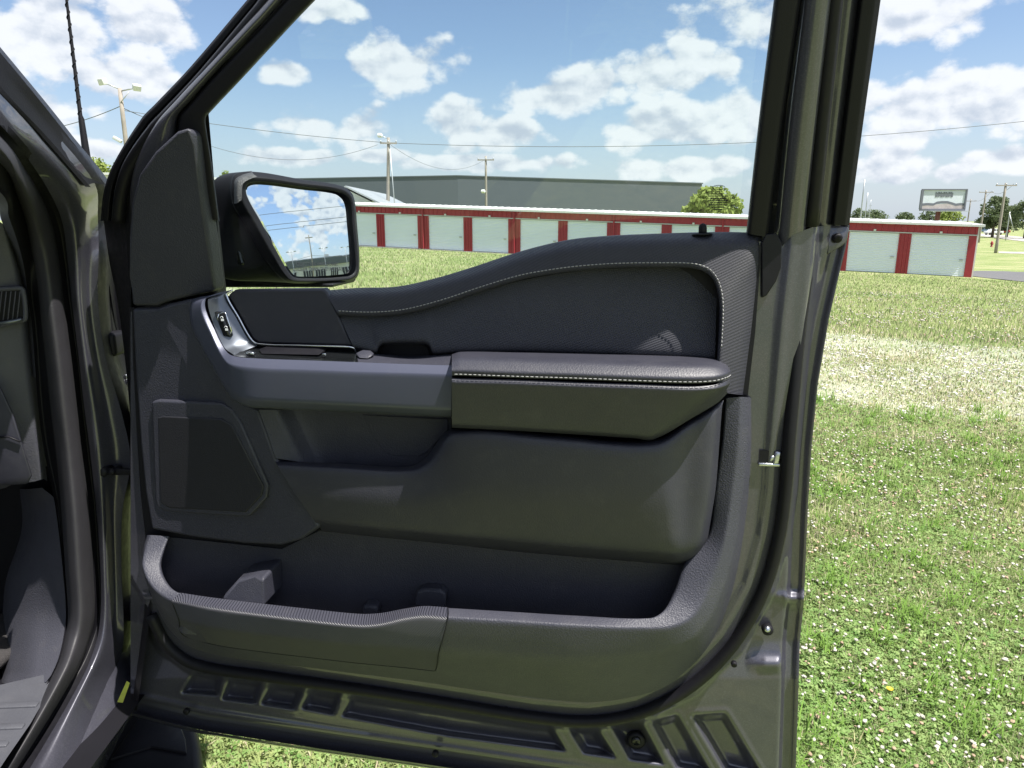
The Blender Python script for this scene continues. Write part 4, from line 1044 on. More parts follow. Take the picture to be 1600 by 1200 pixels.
# recessed insert under the lip
def curve_at(pts, xs):
    X, Yv = zip(*pts); return np.interp(xs, X, Yv)
bot = [(553,544),(572,549),(588,552),(593,542),(601,537),(663,537),(671,542),(677,553),(704,553),(800,552),(900,555),(1000,558),(1070,561),(1117,563)]
topx = [530,552,572,582,592,655,668,680,712,800,900,985,1068,1120]
topy = list(curve_at(A4[:12] + [(1122, 462)], topx))
dish = [0,0,0,0,0,0,0,0,0,.002,.006,.012,.016,.017]
rt0 = [(x, y, .020 - q) for x, y, q in zip(topx, topy, dish)]
rt1 = [(x + (b[0]-x)*.22, y + (b[1]-y)*.22, .0245 - q) for x, y, b, q in zip(topx, topy, bot, dish)]
rt2 = [(b[0] + (x-b[0])*.05, b[1] + (y-b[1])*.05, .040 - q) for x, y, b, q in zip(topx, topy, bot, dish)]
part('insert', loft(rows3(D, rt0, rt1, rt2, [(x, y + 2, .010) for x, y in bot]), 8, .3), 'insert', PAD, True, 'finely textured inset below the stitched lip')
cup = [(592,552),(594,541),(602,537),(662,537),(671,542),(675,553)]
part('pull_cup', loft(rows3(D, wrow(cup, .022), wrow([(x + (633-x)*.12, y + 2) for x, y in cup], .0), wrow([(x + (633-x)*.2, y + 5) for x, y in cup], -.02), wrow([(633, 553)] * 6, -.02)), 5, .3), 'black', TRIM)  # black colour stands in for the shade inside the cup
# lock pin
mbk = tube([D(1098, 359 - k, .004) for k in (-6, -2, 4, 8, 10)], [.0055, .0055, .0055, .0045, .0012], 12)
LPN = part('lock_pin', mbk, 'black', PAD)
part('lock_pin_collar', tube([D(1097, 367, .004), D(1097, 364.5, .004), D(1097, 363.8, .004)], [.014, .0125, .006], 16), 'black', PAD)

# armrest
ax_ = [706,720,800,900,1000,1080,1114,1132,1140]
a0 = list(zip(ax_, (552,548,549,551,554,557,560,566,573))); a1 = list(zip([706,720,800,900,1000,1080,1117,1136,1141], (562,559,561,564,567,569,571,576,582)))
a2 = list(zip([706,720,800,900,1000,1080,1116,1135,1142], (587,587,590,593,597,599,597,592,588)))
a3 = list(zip([706,720,800,900,1000,1080,1116,1134,1141], (590,591,593,597,600,603,601,596,592)))
a4 = [(706,662),(720,663),(800,667),(900,673),(990,679),(1021,680),(1080,646),(1117,624),(1135,609)]
a5 = [(706,668),(720,669),(800,673),(900,679),(992,685),(1021,687),(1082,653),(1120,630),(1137,614)]
we = lambda v, e=(1,1,1,1,1,.98,.93,.82,.62): [v * q for q in e]
ARM = part('armrest', loft(rows3(D, wrow(a3, we(.112)), wrow(a3, we(.118), 0, 7), wrow(a4, we(.094)), wrow(a5, we(.078)), wrow(a5, .01)), 8, .18), 'leather', None, True, 'padded black armrest with a bright stitched seam')
part('armrest_pad', loft(rows3(D, wrow(a0, .012), wrow(a0, we(.045), 0, 2), wrow(a1, we(.098)), wrow([(x, y - 9) for x, y in a2], we(.116)), wrow(a2, we(.114))), 8, .32), 'leather', ARM)
part('armrest_end', mesh([D(706,552,.012), D(706,554,.045), D(706,562,.098), D(706,578,.115), D(706,590,.113), D(706,600,.116), D(706,662,.094), D(706,668,.078), D(706,668,.01)], [tuple(range(9))]), 'leather', ARM, False)
stitches('seam_stitching', [(x, y - 2.2, w) for (x, y), w in zip(a2, we(.1172))], .0062, .0046, .00072, ARM)

# lower bolster
b0 = [(430,720),(540,725),(638,729),(666,714),(705,671),(860,679),(1020,688),(1080,655),(1117,633),(1131,624)]
b0w = [.045,.045,.045,.045,.05,.06,.06,.05,.04,.03]
b1 = [(434,728),(542,733),(642,736),(674,722),(712,678),(862,686),(1022,696),(1080,664),(1115,642),(1128,636)]
b1w = [.062,.066,.068,.072,.080,.086,.086,.066,.058,.036]
b2 = [(462,772),(550,777),(648,782),(692,776),(760,770),(880,775),(1036,782),(1070,775),(1104,768),(1119,762)]
b2w = [.064,.070,.074,.078,.084,.088,.084,.066,.060,.036]
b3 = [(490,812),(562,822),(652,830),(712,836),(790,842),(890,852),(1046,862),(1070,860),(1090,852),(1106,840)]
b3w = [.056,.062,.066,.068,.070,.072,.070,.064,.054,.034]
b4 = [(502,827),(566,834),(656,843),(716,849),(796,858),(896,867),(1048,879),(1066,879),(1086,873),(1106,852)]
b4w = [.03,.035,.04,.04,.04,.04,.04,.036,.03,.02]
BOL = part('bolster', loft(rows3(D, wrow(b0, .008), wrow(b0, b0w), wrow(b1, b1w), wrow(b2, b2w), wrow(b3, b3w), wrow(b4, b4w), wrow(b4, .004, 0, 3)), 8, .26), 'leather', None, True, 'leather faced lower bolster with a faceted end')

# map pocket: rim, shell, back wall
pin = [(1134,622,.022),(1128,690,.024),(1118,760,.026),(1106,838,.030),(1070,880,.040),(1053,924,.055),(1037,953,.070),(1014,965,.080),(900,961,.077),(800,955,.077),(700,949,.077),(662,947,.077),(632,951,.077),(594,958,.077),(560,959,.077),(480,951,.077),(400,942,.077),(320,932,.076),(281,926,.080),(262,911,.070),(252,884,.050),(258,856,.032),(265,838,.020)]
pfr = [(1158,620,.024),(1154,690,.030),(1146,760,.034),(1132,846,.044),(1112,905,.055),(1092,951,.070),(1068,973,.083),(1036,982,.090),(900,977,.104),(800,971,.104),(700,965,.104),(662,962,.104),(632,966,.104),(594,975,.104),(560,977,.104),(480,969,.104),(400,959,.104),(320,948,.102),(268,939,.091),(237,917,.080),(222,884,.060),(227,856,.036),(235,836,.022)]
pmd = [(1171,621,.012),(1169,695,.018),(1161,770,.024),(1147,860,.032),(1126,930,.046),(1102,978,.060),(1076,1002,.072),(1038,1018,.079),(900,1030,.095),(800,1026,.095),(700,1019,.095),(662,1015,.095),(632,1013,.095),(594,1011,.095),(560,1009,.095),(480,1001,.095),(400,992,.095),(330,981,.095),(279,968,.082),(244,941,.070),(225,898,.050),(223,862,.030),(231,836,.016)]
pbt = [(1174,622,-.002),(1174,702,-.001),(1168,786,.0),(1155,876,.0),(1136,950,.004),(1108,1008,.010),(1072,1048,.016),(1028,1078,.020),(930,1097,.022),(830,1089,.022),(722,1075,.022),(672,1067,.022),(634,1062,.022),(594,1057,.022),(560,1053,.022),(490,1044,.022),(410,1034,.022),(342,1024,.022),(292,1008,.020),(258,974,.016),(237,924,.010),(223,870,.004),(229,836,.0)]
pi0 = [(x, y + (8 if 6 <= i <= 18 else 2), w - .006 if 6 <= i <= 18 else .004) for i, (x, y, w) in enumerate(pin)]
pi00 = [(x + (4 if i > 18 else (-4 if i < 7 else 0)), y + (60 if 6 <= i <= 18 else 4), w - .012 if 6 <= i <= 18 else .004) for i, (x, y, w) in enumerate(pin)]
POCK = part('map_pocket', loft(rows3(D, pi00, pi0, pin, pfr, pmd, pbt), 8, .17), 'trim_low', None, True, 'grained plastic door pocket along the bottom of the lining')
bw = [(250,838),(330,846),(440,858),(510,824),(800,850),(1060,878),(1080,870),(1060,925),(1030,990),(900,1030),(560,1010),(300,970),(246,910)]
part('pocket_back', mesh([D(x, y, .007) for x, y in bw], [tuple(range(len(bw)))]), 'trim', POCK, False)
part('pocket_floor', mesh([D(262,965,.008), D(560,1012,.008), D(1010,1020,.008), D(1010,1012,.055), D(560,1006,.06), D(285,965,.055)], [(0,1,2,3,4,5)]), 'trim', POCK, False)
sub = slice(10, 19)
def off(r, d): return [(x, y, w + d) for x, y, w in r[sub]]
plow = [(a[0] + (b[0]-a[0])*.62, a[1] + (b[1]-a[1])*.62, a[2] + (b[2]-a[2])*.62) for a, b in zip(pmd, pbt)]
hr0 = off(pin, .0022); hr1 = off(pfr, .0026); hr2 = off(pmd, .0026); hr3 = off(plow, .0024)
hr2 = [(x + (-14 + 0 if i == 0 else 0), y, w) for i, (x, y, w) in enumerate(hr2)]
hr3 = [((680 if i == 0 else x), (1048 if i == 0 else y), w) for i, (x, y, w) in enumerate(hr3)]
part('textured_insert', loft(rows3(D, hr0, hr1, hr2, hr3), 8, .17), 'hatch', POCK, True, 'fine hatched panel on the front of the pocket')
dtube('panel_seam', [(x, y, w + .0002) for x, y, w in [hr0[0], hr1[0], hr2[0]] + hr3 + [hr2[-1], hr1[-1]]], .0007, 'black', POCK, D, 8, 5)
for pts, dd in (([(345,935),(372,905),(402,899),(410,905),(412,950),(350,950)], .075), ([(646,950),(650,924),(664,919),(690,922),(696,930),(694,955)], .03), ([(563,962),(566,946),(580,944),(590,950),(590,966)], .03)):
    plate('pocket_divider', [(x, y, dd if i not in (1, 2) else dd * .8) for i, (x, y) in enumerate(pts)], dd - .008, .006, 'trim', POCK, D)

# ---- side mirror on the outside of the door
MN = Vector(.50 * W + .866 * U); MN.z = .112; MN.normalize()
MC = Vector(D(470, 362, -.24))
def MPt(px, py, off=0.0):
    d = Vector(ray(px, py)); c = Vector(CAM)
    t = (off + (MC - c).dot(MN)) / d.dot(MN); return c + d * t
gl = [(391,291),(409,288),(470,296),(529,304),(544,317),(548,352),(553,411),(550,423),(540,428),(470,432),(458,427),(434,388),(410,342),(389,304)]
def convex(name, loop, off, m, Rc, parent):
    P = catmull([np.array(MPt(x, y, off)) for x, y in loop], 6, True); c = P.mean(0); V = [c]; Fs = []; nr, n = 14, len(P)
    nn = np.array(MN)
    for k in range(1, nr + 1):
        for p in P:
            q = c + (p - c) * k / nr; V.append(q - nn * (np.sum((q - c) ** 2) / (2 * Rc)))
    for j in range(n):
        Fs.append((0, 1 + j, 1 + (j + 1) % n))
        for k in range(nr - 1):
            a = 1 + k * n; Fs.append((a + j, a + n + j, a + n + (j + 1) % n, a + (j + 1) % n))
    me = mesh(V, Fs)
    if Vector(me.polygons[0].normal).dot(MN) < 0: me.flip_normals()
    return part(name, me, m, parent)
op = [(386,289),(405,284),(470,292),(531,301),(547,314),(551,352),(556,412),(553,426),(541,432),(470,435),(455,430),(431,390),(407,345),(386,306)]
bz = [(379,284),(400,277),(470,286),(533,295),(550,309),(555,352),(560,414),(557,430),(543,437),(470,440),(450,435),(424,394),(398,348),(379,312)]
so = [(364,276),(393,268),(470,280),(535,291),(552,306),(558,352),(562,415),(558,433),(543,440),(470,443),(444,438),(412,402),(384,352),(364,318)]
bk = [(330,282),(366,270),(470,283),(526,294),(540,312),(544,352),(548,410),(545,428),(528,436),(470,441),(420,441),(336,434),(330,380),(328,318)]
MIR = part('side_mirror', loft([[np.array(MPt(x, y, o)) for x, y in lp] for lp, o in ((op, -.012), (op, .0035), (bz, .006), (so, -.012), (so, -.03), (bk, -.075), ([(x + (450-x)*.35, y + (355-y)*.3) for x, y in bk], -.115))], 6, .22, 4, True), 'black', None, True, 'large black side mirror outside the window')
cap = [(364,276),(372,272),(382,270),(393,268)]
part('mirror_shoulder', loft([[np.array(MPt(x, y, o)) for x, y in r_] for r_, o in (([(363,318),(362,297),(363,279),(374,270),(393,267)], -.020), ([(370,318),(369,298),(371,283),(381,276),(396,272)], .006), ([(378,312),(378,298),(380,287),(388,281),(402,276)], .011))], 8, .3), mat('sparkling_grained_black', (.05, .05, .053), .42, var=.3, vscale=300, bump=1.0, bscale=500, bdist=.002), MIR, True, 'coarse grained corner of the mirror housing')
MG = convex('mirror_glass', gl, -.001, 'mirror', 1.4, MIR); MG['label'] = 'convex mirror glass reflecting sky and a white building'
MG.data.update()
plate('mirror_arm', [(326,345,-.19),(366,346,-.19),(384,372,-.19),(396,411,-.19),(393,424,-.19),(330,426,-.19)], .10, .008, 'black', MIR, D)
plate('mirror_arm_cover', [(340,356,-.175),(356,358,-.175),(372,382,-.175),(381,415,-.175),(342,418,-.175)], .03, .006, 'gloss_black', MIR, D)
plate('mirror_foot', [(330,428,-.26),(400,430,-.26),(446,440,-.26),(522,444,-.26),(518,449,-.26),(332,449,-.26)], .12, .006, 'black', MIR, D)
def mirror_text():
    ex = (MPt(520, 411, -.001) - MPt(466, 411, -.001)).normalized(); ey = MN.cross(ex); 
    if ey.z < 0: ey = -ey
    for body, (x, y) in (('OBJECTS IN MIRROR ARE', (462, 413)), ('CLOSER THAN THEY APPEAR', (459, 421))):
        cu = bpy.data.curves.new('t', 'FONT'); cu.body = body; cu.size = .0098; cu.align_x = 'LEFT'; cu.align_y = 'CENTER'
        tmp = bpy.data.objects.new('t', cu); COL.objects.link(tmp); bpy.context.view_layer.update()
        me = bpy.data.meshes.new_from_object(tmp.evaluated_get(bpy.context.evaluated_depsgraph_get())); bpy.data.objects.remove(tmp)
        c = MPt(x, y, -.0015)
        for v in me.vertices: v.co = c + ex * v.co.x * .86 + ey * v.co.y
        part('lettering', me, 'grey_print', MIR, False, 'warning lettering along the mirror bottom')
mirror_text()

# ---- cab side: door opening, sill, dash
def BY(p): return np.array(p) if isinstance(p, np.ndarray) else at_y(*p)
def brow(r, dY=0.0): return [BY(p) + np.array([0, dY, 0]) for p in r]
roofA = [np.array([-.66, .40, 1.86]), np.array([-.66, .40, 1.84]), np.array([-.69, .40, 1.82]), np.array([-.71, .41, 1.80])]
d_out = [(-350,-300,.70),(0,105,.94),(75,195,1.04),(148,287,1.15),(153,340,1.20),(154,400,1.172),(153,470,1.170),(165,560,1.168),(190,645,1.168),(204,720,1.168),(191,800,1.168),(190,900,1.168),(193,970,1.155),(190,1020,1.16),(168,1065,1.11),(108,1200,.95),(30,1340,.80)]
d_mid = [(-365,-260,.69),(0,150,.93),(62,222,1.01),(120,300,1.10),(135,345,1.15),(138,405,1.17),(138,470,1.17),(150,555,1.17),(168,640,1.17),(180,712,1.17),(176,795,1.17),(178,895,1.17),(179,965,1.155),(174,1012,1.13),(150,1062,1.08),(82,1198,.93),(0,1330,.79)]
d_m2 = [(-375,-230,.69),(0,170,.92),(55,235,1.0),(100,302,1.08),(115,350,1.12),(121,410,1.135),(124,470,1.135),(133,553,1.135),(144,632,1.135),(152,703,1.135),(160,792,1.135),(164,892,1.13),(165,962,1.12),(158,1008,1.10),(136,1060,1.055),(62,1196,.922),(-20,1322,.782)]
c_r = [(-385,-200,.69),(0,195,.92),(45,250,1.0),(80,305,1.08),(98,350,1.13),(106,410,1.15),(112,470,1.15),(122,550,1.15),(131,630,1.15),(140,700,1.15),(150,790,1.15),(157,890,1.14),(157,960,1.13),(150,1005,1.11),(128,1060,1.06),(50,1195,.93),(-32,1320,.79)]
c_l = [(-400,-180,.70),(0,212,.93),(38,262,1.01),(66,310,1.09),(84,360,1.14),(94,420,1.16),(101,480,1.16),(112,560,1.16),(121,640,1.16),(129,710,1.16),(140,800,1.16),(146,895,1.15),(148,960,1.14),(140,1000,1.12),(118,1052,1.07),(34,1190,.94),(-50,1310,.80)]
b_1 = [(x - 3, y + 2, Y - .025) for x, y, Y in c_l]
b_l = [(-430,-140,.70),(0,252,.94),(26,300,1.02),(42,345,1.08),(52,395,1.12),(60,440,1.13),(66,500,1.13),(74,570,1.13),(81,640,1.13),(89,705,1.13),(98,800,1.12),(104,895,1.11),(108,960,1.10),(104,993,1.085),(90,1043,1.035),(14,1180,.92),(-72,1300,.79)]
b_2 = [((a[0] + b[0]) / 2, (a[1] + b[1]) / 2, min(a[2], b[2]) - .022) for a, b in zip(b_1, b_l)]
b_3 = [(x + 4, y, Y - .012) for x, y, Y in b_l]
b_4 = [(x - 2, y, Y + .02) for x, y, Y in b_l]
pl = [(-450,-110,.72),(0,300,.97),(14,340,1.03),(28,380,1.09),(38,420,1.13),(44,465,1.15),(50,510,1.15),(56,590,1.15),(60,640,1.15),(68,700,1.15),(86,790,1.14),(98,890,1.13),(103,955,1.12),(100,990,1.10),(86,1042,1.05),(10,1180,.935),(-78,1300,.80)]
JAMB = part('door_jamb', loft([brow(r) for r in (d_out, d_mid, d_m2, c_r)], 6, .38), 'paint', None, True, 'painted door opening of the cab')
part('jamb_seal_channel', loft([brow(c_r), brow(c_r, .02), brow(c_l, .015), brow(c_l)], 6, .2), 'rubber', JAMB)
part('weatherstrip', loft([brow(c_l), brow(b_1), brow(b_2), brow(b_3), brow(b_l), brow(b_4)], 6, .4), 'ribbed', JAMB, True, 'ribbed grey weatherstrip round the door opening')
part('seal_backing', loft([brow(b_4), brow(pl, .01), brow(pl)], 6, .3), 'black', JAMB)
mo = [(-350,-300,.70),(0,105,.94),(75,195,1.04),(148,287,1.15)]; mi = [(-358,-280,.69),(0,142,.93),(66,212,1.015),(136,292,1.12)]
part('pillar_moulding', loft([brow(mo, .03), brow([(x + 1, y - 1, Y) for x, y, Y in mo], -.006), brow(mi, -.008), brow(mi, .01)], 8, .3), 'black', JAMB)
part('jamb_return', loft([brow(d_out), brow(d_out, .03), [BY(p) + np.array([-.06, .16, -.0]) for p in d_out]], 5, .3), 'rubber', JAMB)
part('hinge_shade_sheet', mesh([at_y(x, y, Y) for x, y, Y in ((150,300,1.42),(262,300,1.42),(262,1090,1.42),(175,1090,1.42))], [(0,1,2,3)]), 'black', JAMB, False)  # black sheet stands in for shaded paint in the gap behind the hinges
part('fender_edge', loft([brow([(143,352,1.235),(154,392,1.235),(166,440,1.235),(175,490,1.235),(181,516,1.235)]), brow([(147,350,1.228),(159,390,1.228),(170,440,1.228),(178,490,1.228),(183,516,1.228)])], 6), 'paint', JAMB)
for (x, y, Y, sx, sz) in ((178,536,1.215,.030,.040), (222,948,1.20,.034,.036)):
    h = part('door_hinge', bevelled(MB().box(at_y(x, y, Y), (sx, .05, sz), (Vector((1,0,0)), Vector((0,1,0)), Vector((0,0,1)))).me(), .007, 3), 'black')
    c = Vector(at_y(x - 8, y, Y + .02)); part('hinge_pin', tube([c - Vector((0,0,.032)), c + Vector((0,0,.032))], .008, 10), 'black', h)
ck = part('check_strap', bevelled(MB().box(at_y(190, 737, 1.15), (.062, .008, .011)).me(), .002), 'black')
for q, rr_ in ((161, .0095), (176, .006)):
    c = Vector(at_y(q, 737, 1.146)); part('strap_bolt', tube([c + Vector((0,.02,0)), c - Vector((0,.002,0)), c - Vector((0,.006,0))], [rr_, rr_, rr_*.6], 10), 'black', ck)
# wiring boot between pillar and door
part('wiring_boot', tube(catmull([at_y(190, 640, 1.30), at_y(200, 622, 1.27), at_y(208, 640, 1.25), at_y(212, 690, 1.23)], 6), .008, 8), 'rubber', JAMB)
def jamb_bits():
    for (x, y, s) in ((200, 596, .006), (198, 588, .005), (207, 905, .005), (203, 930, .004), (212, 990, .006), (150, 350, .006)):
        part('jamb_clip', bevelled(MB().box(at_y(x, y, 1.235), (s, .01, s * 1.7)).me(), .0012), 'steel', JAMB)
jamb_bits()
# rocker and its reflective label
rk0 = [(193,970,1.19),(190,1020,1.16),(168,1065,1.11),(108,1200,.95),(30,1340,.80)]
rk1 = [(203,985,1.20),(201,1032,1.18),(186,1078,1.115),(132,1200,.96),(60,1340,.81)]
rk2 = [(214,1000,1.22),(216,1050,1.19),(206,1082,1.13),(148,1206,.985),(84,1340,.84)]
rk3 = [(226,1005,1.30),(228,1060,1.28),(216,1092,1.22),(156,1216,1.07),(95,1350,.92)]
ROCK = part('rocker_panel', loft([brow(rk0), brow(rk1), brow(rk2), brow(rk3)], 8, .3), 'paint')
q = [(198,1064),(203,1067),(192,1098),(183,1097)]
part('yellow_label', mesh([at_y(x, y, 1.085) for x, y in q], [(0,1,2,3)]), 'sticker', ROCK, False, 'small yellow green label on the rocker')
# running board
def running_board():
    z0 = .44; o = [(150,1185),(212,1098),(240,1106),(296,1128),(309,1140),(314,1165),(318,1230),(322,1330),(100,1330)]
    P = [at_z(x, y, z0) for x, y in o]; n = len(P)
    V = [tuple(p) for p in P] + [(p[0], p[1], p[2] - .085) for p in P]
    me = mesh(V, [tuple(range(n)), tuple(range(2*n-1, n-1, -1))] + [((i+1) % n, i, i + n, (i+1) % n + n) for i in range(n)])
    me = bevelled(me, .016, 4, .5)
    me.set_sharp_from_angle(angle=math.radians(40))
    rb = part('running_board', me, 'black', None, True, 'black moulded running board end')
    c = [(172,1188),(222,1116),(284,1140),(290,1156),(292,1178),(236,1168)]
    P = [at_z(x, y, z0 + .002) for x, y in c]; n = len(P)
    V = [tuple(p + np.array([0, 0, .003])) for p in P] + [tuple(p - np.array([0, 0, .01])) for p in P]
    part('step_pad', bevelled(mesh(V, [tuple(range(n)), tuple(range(2*n-1, n-1, -1))] + [((i+1) % n, i, i + n, (i+1) % n + n) for i in range(n)]), .002), 'rubber', rb)
running_board()
# interior: kick panel, sill plate, dash end with vent, glovebox
kp = [(66,762,1.16),(88,785,1.145),(98,890,1.135),(103,955,1.125),(100,992,1.105),(86,1044,1.055),(72,1066,1.03)]
kq = [(45,764,1.24),(52,800,1.24),(52,890,1.20),(52,955,1.17),(50,1000,1.13),(46,1046,1.08),(40,1066,1.06)]
kl = [(30,764,1.32),(32,830,1.32),(12,905,1.27),(8,960,1.24),(7,1005,1.20),(4,1050,1.15),(2,1068,1.12)]
km = [(20,764,1.5),(22,830,1.5),(2,905,1.45),(-2,960,1.42),(-3,1005,1.38),(-6,1050,1.32),(-8,1068,1.28)]
part('kick_panel', loft([brow(kp), brow(kq), brow(kl), brow(km)], 8, .3), 'dash')
sp_ = [(104,1046),(86,1064),(48,1130),(12,1182),(-60,1290),(-330,1290),(-330,1075),(0,1070)]
SILL = part('sill_plate', mesh([at_z(x, y, .665) for x, y in sp_], [tuple(range(8))]), 'sill', None, False, 'grey plastic sill plate with raised bars')
for (x0_, x1_, y) in ((-40, 62, 1094), (-60, 40, 1128), (-80, 15, 1156)):
    o = [(x0_, y + 5), (x1_ - 6, y), (x1_, y + 1), (x1_ - 6, y + 9), (x0_, y + 13)]
    P = [at_z(x, y, .668) for x, y in o]; n = 5
    V = [tuple(p) for p in P] + [tuple(p - np.array([0,0,.008])) for p in P]
    part('tread_bar', bevelled(mesh(V, [tuple(range(n)), tuple(range(2*n-1, n-1, -1))] + [((i+1) % n, i, i + n, (i+1) % n + n) for i in range(n)]), .0018), 'sill', SILL)
ds = [(-60,330,1.0),(2,346,1.06),(15,368,1.10),(30,432,1.16),(42,486,1.18),(56,600,1.19),(66,700,1.18),(70,742,1.17),(66,752,1.17),(50,757,1.17),(10,640,1.16),(0,600,1.15),(-60,470,1.08)]
DASH = part('dashboard', loft([[at_y(x, y, Y) for x, y, Y in [(-200,330,1.02),(-200,440,1.02),(-200,560,1.02),(-200,690,1.02),(-200,770,1.05)]],
     [at_y(*p) for p in [(-10,340,1.09),(5,440,1.12),(14,560,1.13),(35,690,1.14),(48,754,1.15)]],
     [at_y(*p) for p in [(8,352,1.10),(30,440,1.13),(44,560,1.145),(60,690,1.15),(68,748,1.155)]],
     [at_y(*p) for p in [(14,362,1.16),(38,440,1.18),(54,560,1.19),(66,690,1.19),(74,752,1.19)]]], 8, .3), 'dash', None, True, 'grey end of the dashboard with an air vent')
vent = [(-40,462),(30,450),(36,454),(40,497),(34,501),(-40,512)]
vf = lambda x, y, d=0: at_y(x, y, 1.105 - d + (x + 40) * .00022)
part('vent_frame', tube(catmull([vf(x, y) for x, y in vent], 6, True), .0035, 7), 'dash', DASH)
part('vent_cavity', mesh([vf(x, y, -.001) for x, y in vent], [tuple(range(6))]), 'black', DASH, False)
for k in range(9):
    x = -32 + k * 7.2
    part('vent_slat', bevelled(mesh([vf(x + 5, 455, .002), vf(x + 7, 455, .002), vf(x + 2, 500, .002), vf(x, 500, .002), vf(x + 5, 455, -.006), vf(x + 7, 455, -.006), vf(x + 2, 500, -.006), vf(x, 500, -.006)], [(0,1,2,3),(7,6,5,4),(0,4,5,1),(1,5,6,2),(2,6,7,3),(3,7,4,0)]), .0006), 'dash', DASH)
part('vent_lip', tube([vf(-40, 511, .004), vf(10, 504, .004), vf(34, 499, .004)], .003, 7), 'brushed', DASH)
gb = [(-80,560),(0,602),(20,645),(50,742),(44,756),(-80,764)]
part('glovebox', bevelled(mesh([at_y(x, y, 1.095) for x, y in gb] + [at_y(x, y, 1.13) for x, y in gb], [tuple(range(6)), tuple(range(11, 5, -1))] + [((i+1) % 6, i, i + 6, (i+1) % 6 + 6) for i in range(6)]), .004), 'applique', DASH)
part('glovebox_seam', tube([at_y(-60, 688, 1.092), at_y(12, 682, 1.092), at_y(32, 690, 1.092)], .0016, 5), 'black', DASH)
part('footwell', mesh([(-2.4, 1.9, .4), (-.80, 1.62, .4), (-.80, 1.62, 1.25), (-2.4, 1.9, 1.25), (-2.4, -.6, .60), (-.86, -.6, .60), (-.84, 1.3, .60)], [(0,1,2,3), (4,5,6,1,0)]), 'black', None, False)
part('floor_mat', bevelled(MB().box((-1.20, .95, .625), (.55, .7, .02)).me(), .008), mat('carpet', (.035, .032, .033), .95, var=.4, vscale=260, bump=1.0, bscale=400, bdist=.004), None)
# roof, windshield, hood and fender complete the cab round the opening
rf = [(-.70, .42), (-.70, -1.3), (-2.25, -1.3), (-2.25, .62), (-1.5, .52)]
part('roof', bevelled(mesh([(x, y, 1.86) for x, y in rf] + [(x + (-.10 if x > -1 else .10 if x < -2 else 0), y, 1.94) for x, y in rf], [(4,3,2,1,0), (5,6,7,8,9)] + [(i, (i+1) % 5, (i+1) % 5 + 5, i + 5) for i in range(5)]), .02, 3), 'paint')
A0, A1_ = at_y(*d_out[0]), at_y(*d_out[3])
part('pillar_top', loft([[at_y(*d_out[0]), np.array([-.70, .46, 1.87])], [at_y(*d_mid[0]), np.array([-.71, .44, 1.85])], [at_y(*b_l[0]), np.array([-.74, .44, 1.82])]], 6, .3), 'paint', JAMB)
part('windshield', mesh([tuple(A1_ + np.array([-.04, .03, -.02])), tuple(A0 + np.array([-.03, .02, .0])), (-.73, .44, 1.87), (-2.2, .62, 1.87), (-2.35, 1.40, 1.42)], [(0,1,2,3,4)]), 'windshield', None, False)
def front_end():
    F_ = np.array([-.122, .9925, 0]); R_ = np.array([.9925, .122, 0]); o = np.array([-.80, 1.34, 0])
    hood = [[o + F_*a + R_*b + np.array([0, 0, h]) for a in (0, .5, 1.0, 1.35)] for b, h in ((-1.75, 1.20), (-1.3, 1.27), (-.5, 1.27), (-.16, 1.235), (-.12, 1.20))]
    for r_ in hood:
        for k, d_ in enumerate((0, -.03, -.07, -.16)): r_[k] = r_[k] + np.array([0, 0, d_])
    part('hood', loft(hood, 6, .3), 'paint')
    fen = [[o + F_*a + R_*b + np.array([0, 0, h]) for a, h in ((0, h0), (.4, h0 - .01), (.9, h0 - .04), (1.3, h0 - .12))] for b, h0 in ((-.13, 1.20), (-.03, 1.16), (.03, 1.05), (.03, .95), (-.02, .90))]
    part('fender', loft(fen, 6, .3), 'paint')
    c = Vector(o + F_*.62 + R_*(-.16) + np.array([0, 0, .40])); ax = Vector(R_)
    w_ = part('wheel', tube([c - ax*.13, c - ax*.12, c + ax*.12, c + ax*.13], [.36, .40, .40, .36], 28), 'tyre')
    part('rim', tube([c + ax*.10, c + ax*.135, c + ax*.14], [.25, .25, .05], 20), 'galv', w_)
    part('firewall', mesh([tuple(o + R_*(-.05) + np.array([0,0,.5])), tuple(o + R_*(-1.75) + np.array([0,0,.5])), tuple(o + R_*(-1.75) + np.array([0,0,1.24])), tuple(o + R_*(-.05) + np.array([0,0,1.22]))], [(0,1,2,3)]), 'black', None, False)
front_end()
# antenna on the fender
ap = [at_y(x, y, 1.95) for x, y in ((141,330),(139,270),(127,186),(125.5,180),(104,0),(86,-150))]
AN = part('antenna', tube(ap, [.0115, .0105, .0072, .0050, .0032, .0026], 10), 'black', None, True, 'black whip radio antenna')
P0, P1 = Vector(ap[3]), Vector(ap[5]); hel = []
a_ = (P1 - P0).normalized(); s_ = a_.cross(Vector((0, 1, 0))).normalized(); t_ = a_.cross(s_)
for i in range(150):
    f = i / 149; r_ = .0054 - .0024 * f; q = f * 2 * math.pi * 17
    hel.append(P0.lerp(P1, f) + s_ * math.cos(q) * r_ + t_ * math.sin(q) * r_)
part('antenna_winding', tube(hel, .0012, 5), 'black', AN)

# ---- cab lining seen past the dashboard
part('dash_top', bevelled(MB().box((-1.62, 1.45, 1.10), (1.5, .62, .30)).me(), .03, 3), 'dash', DASH)
part('far_door', bevelled(MB().box((-2.42, .4, .95), (.10, 2.6, .85)).me(), .02), 'dash')
part('pillar_trim', loft([brow(pl[:8]), [BY(p) + np.array([-.05, .05, .0]) for p in pl[:8]], [BY(p) + np.array([-.10, .16, -.02]) for p in pl[:8]]], 6, .3), 'dash', JAMB)

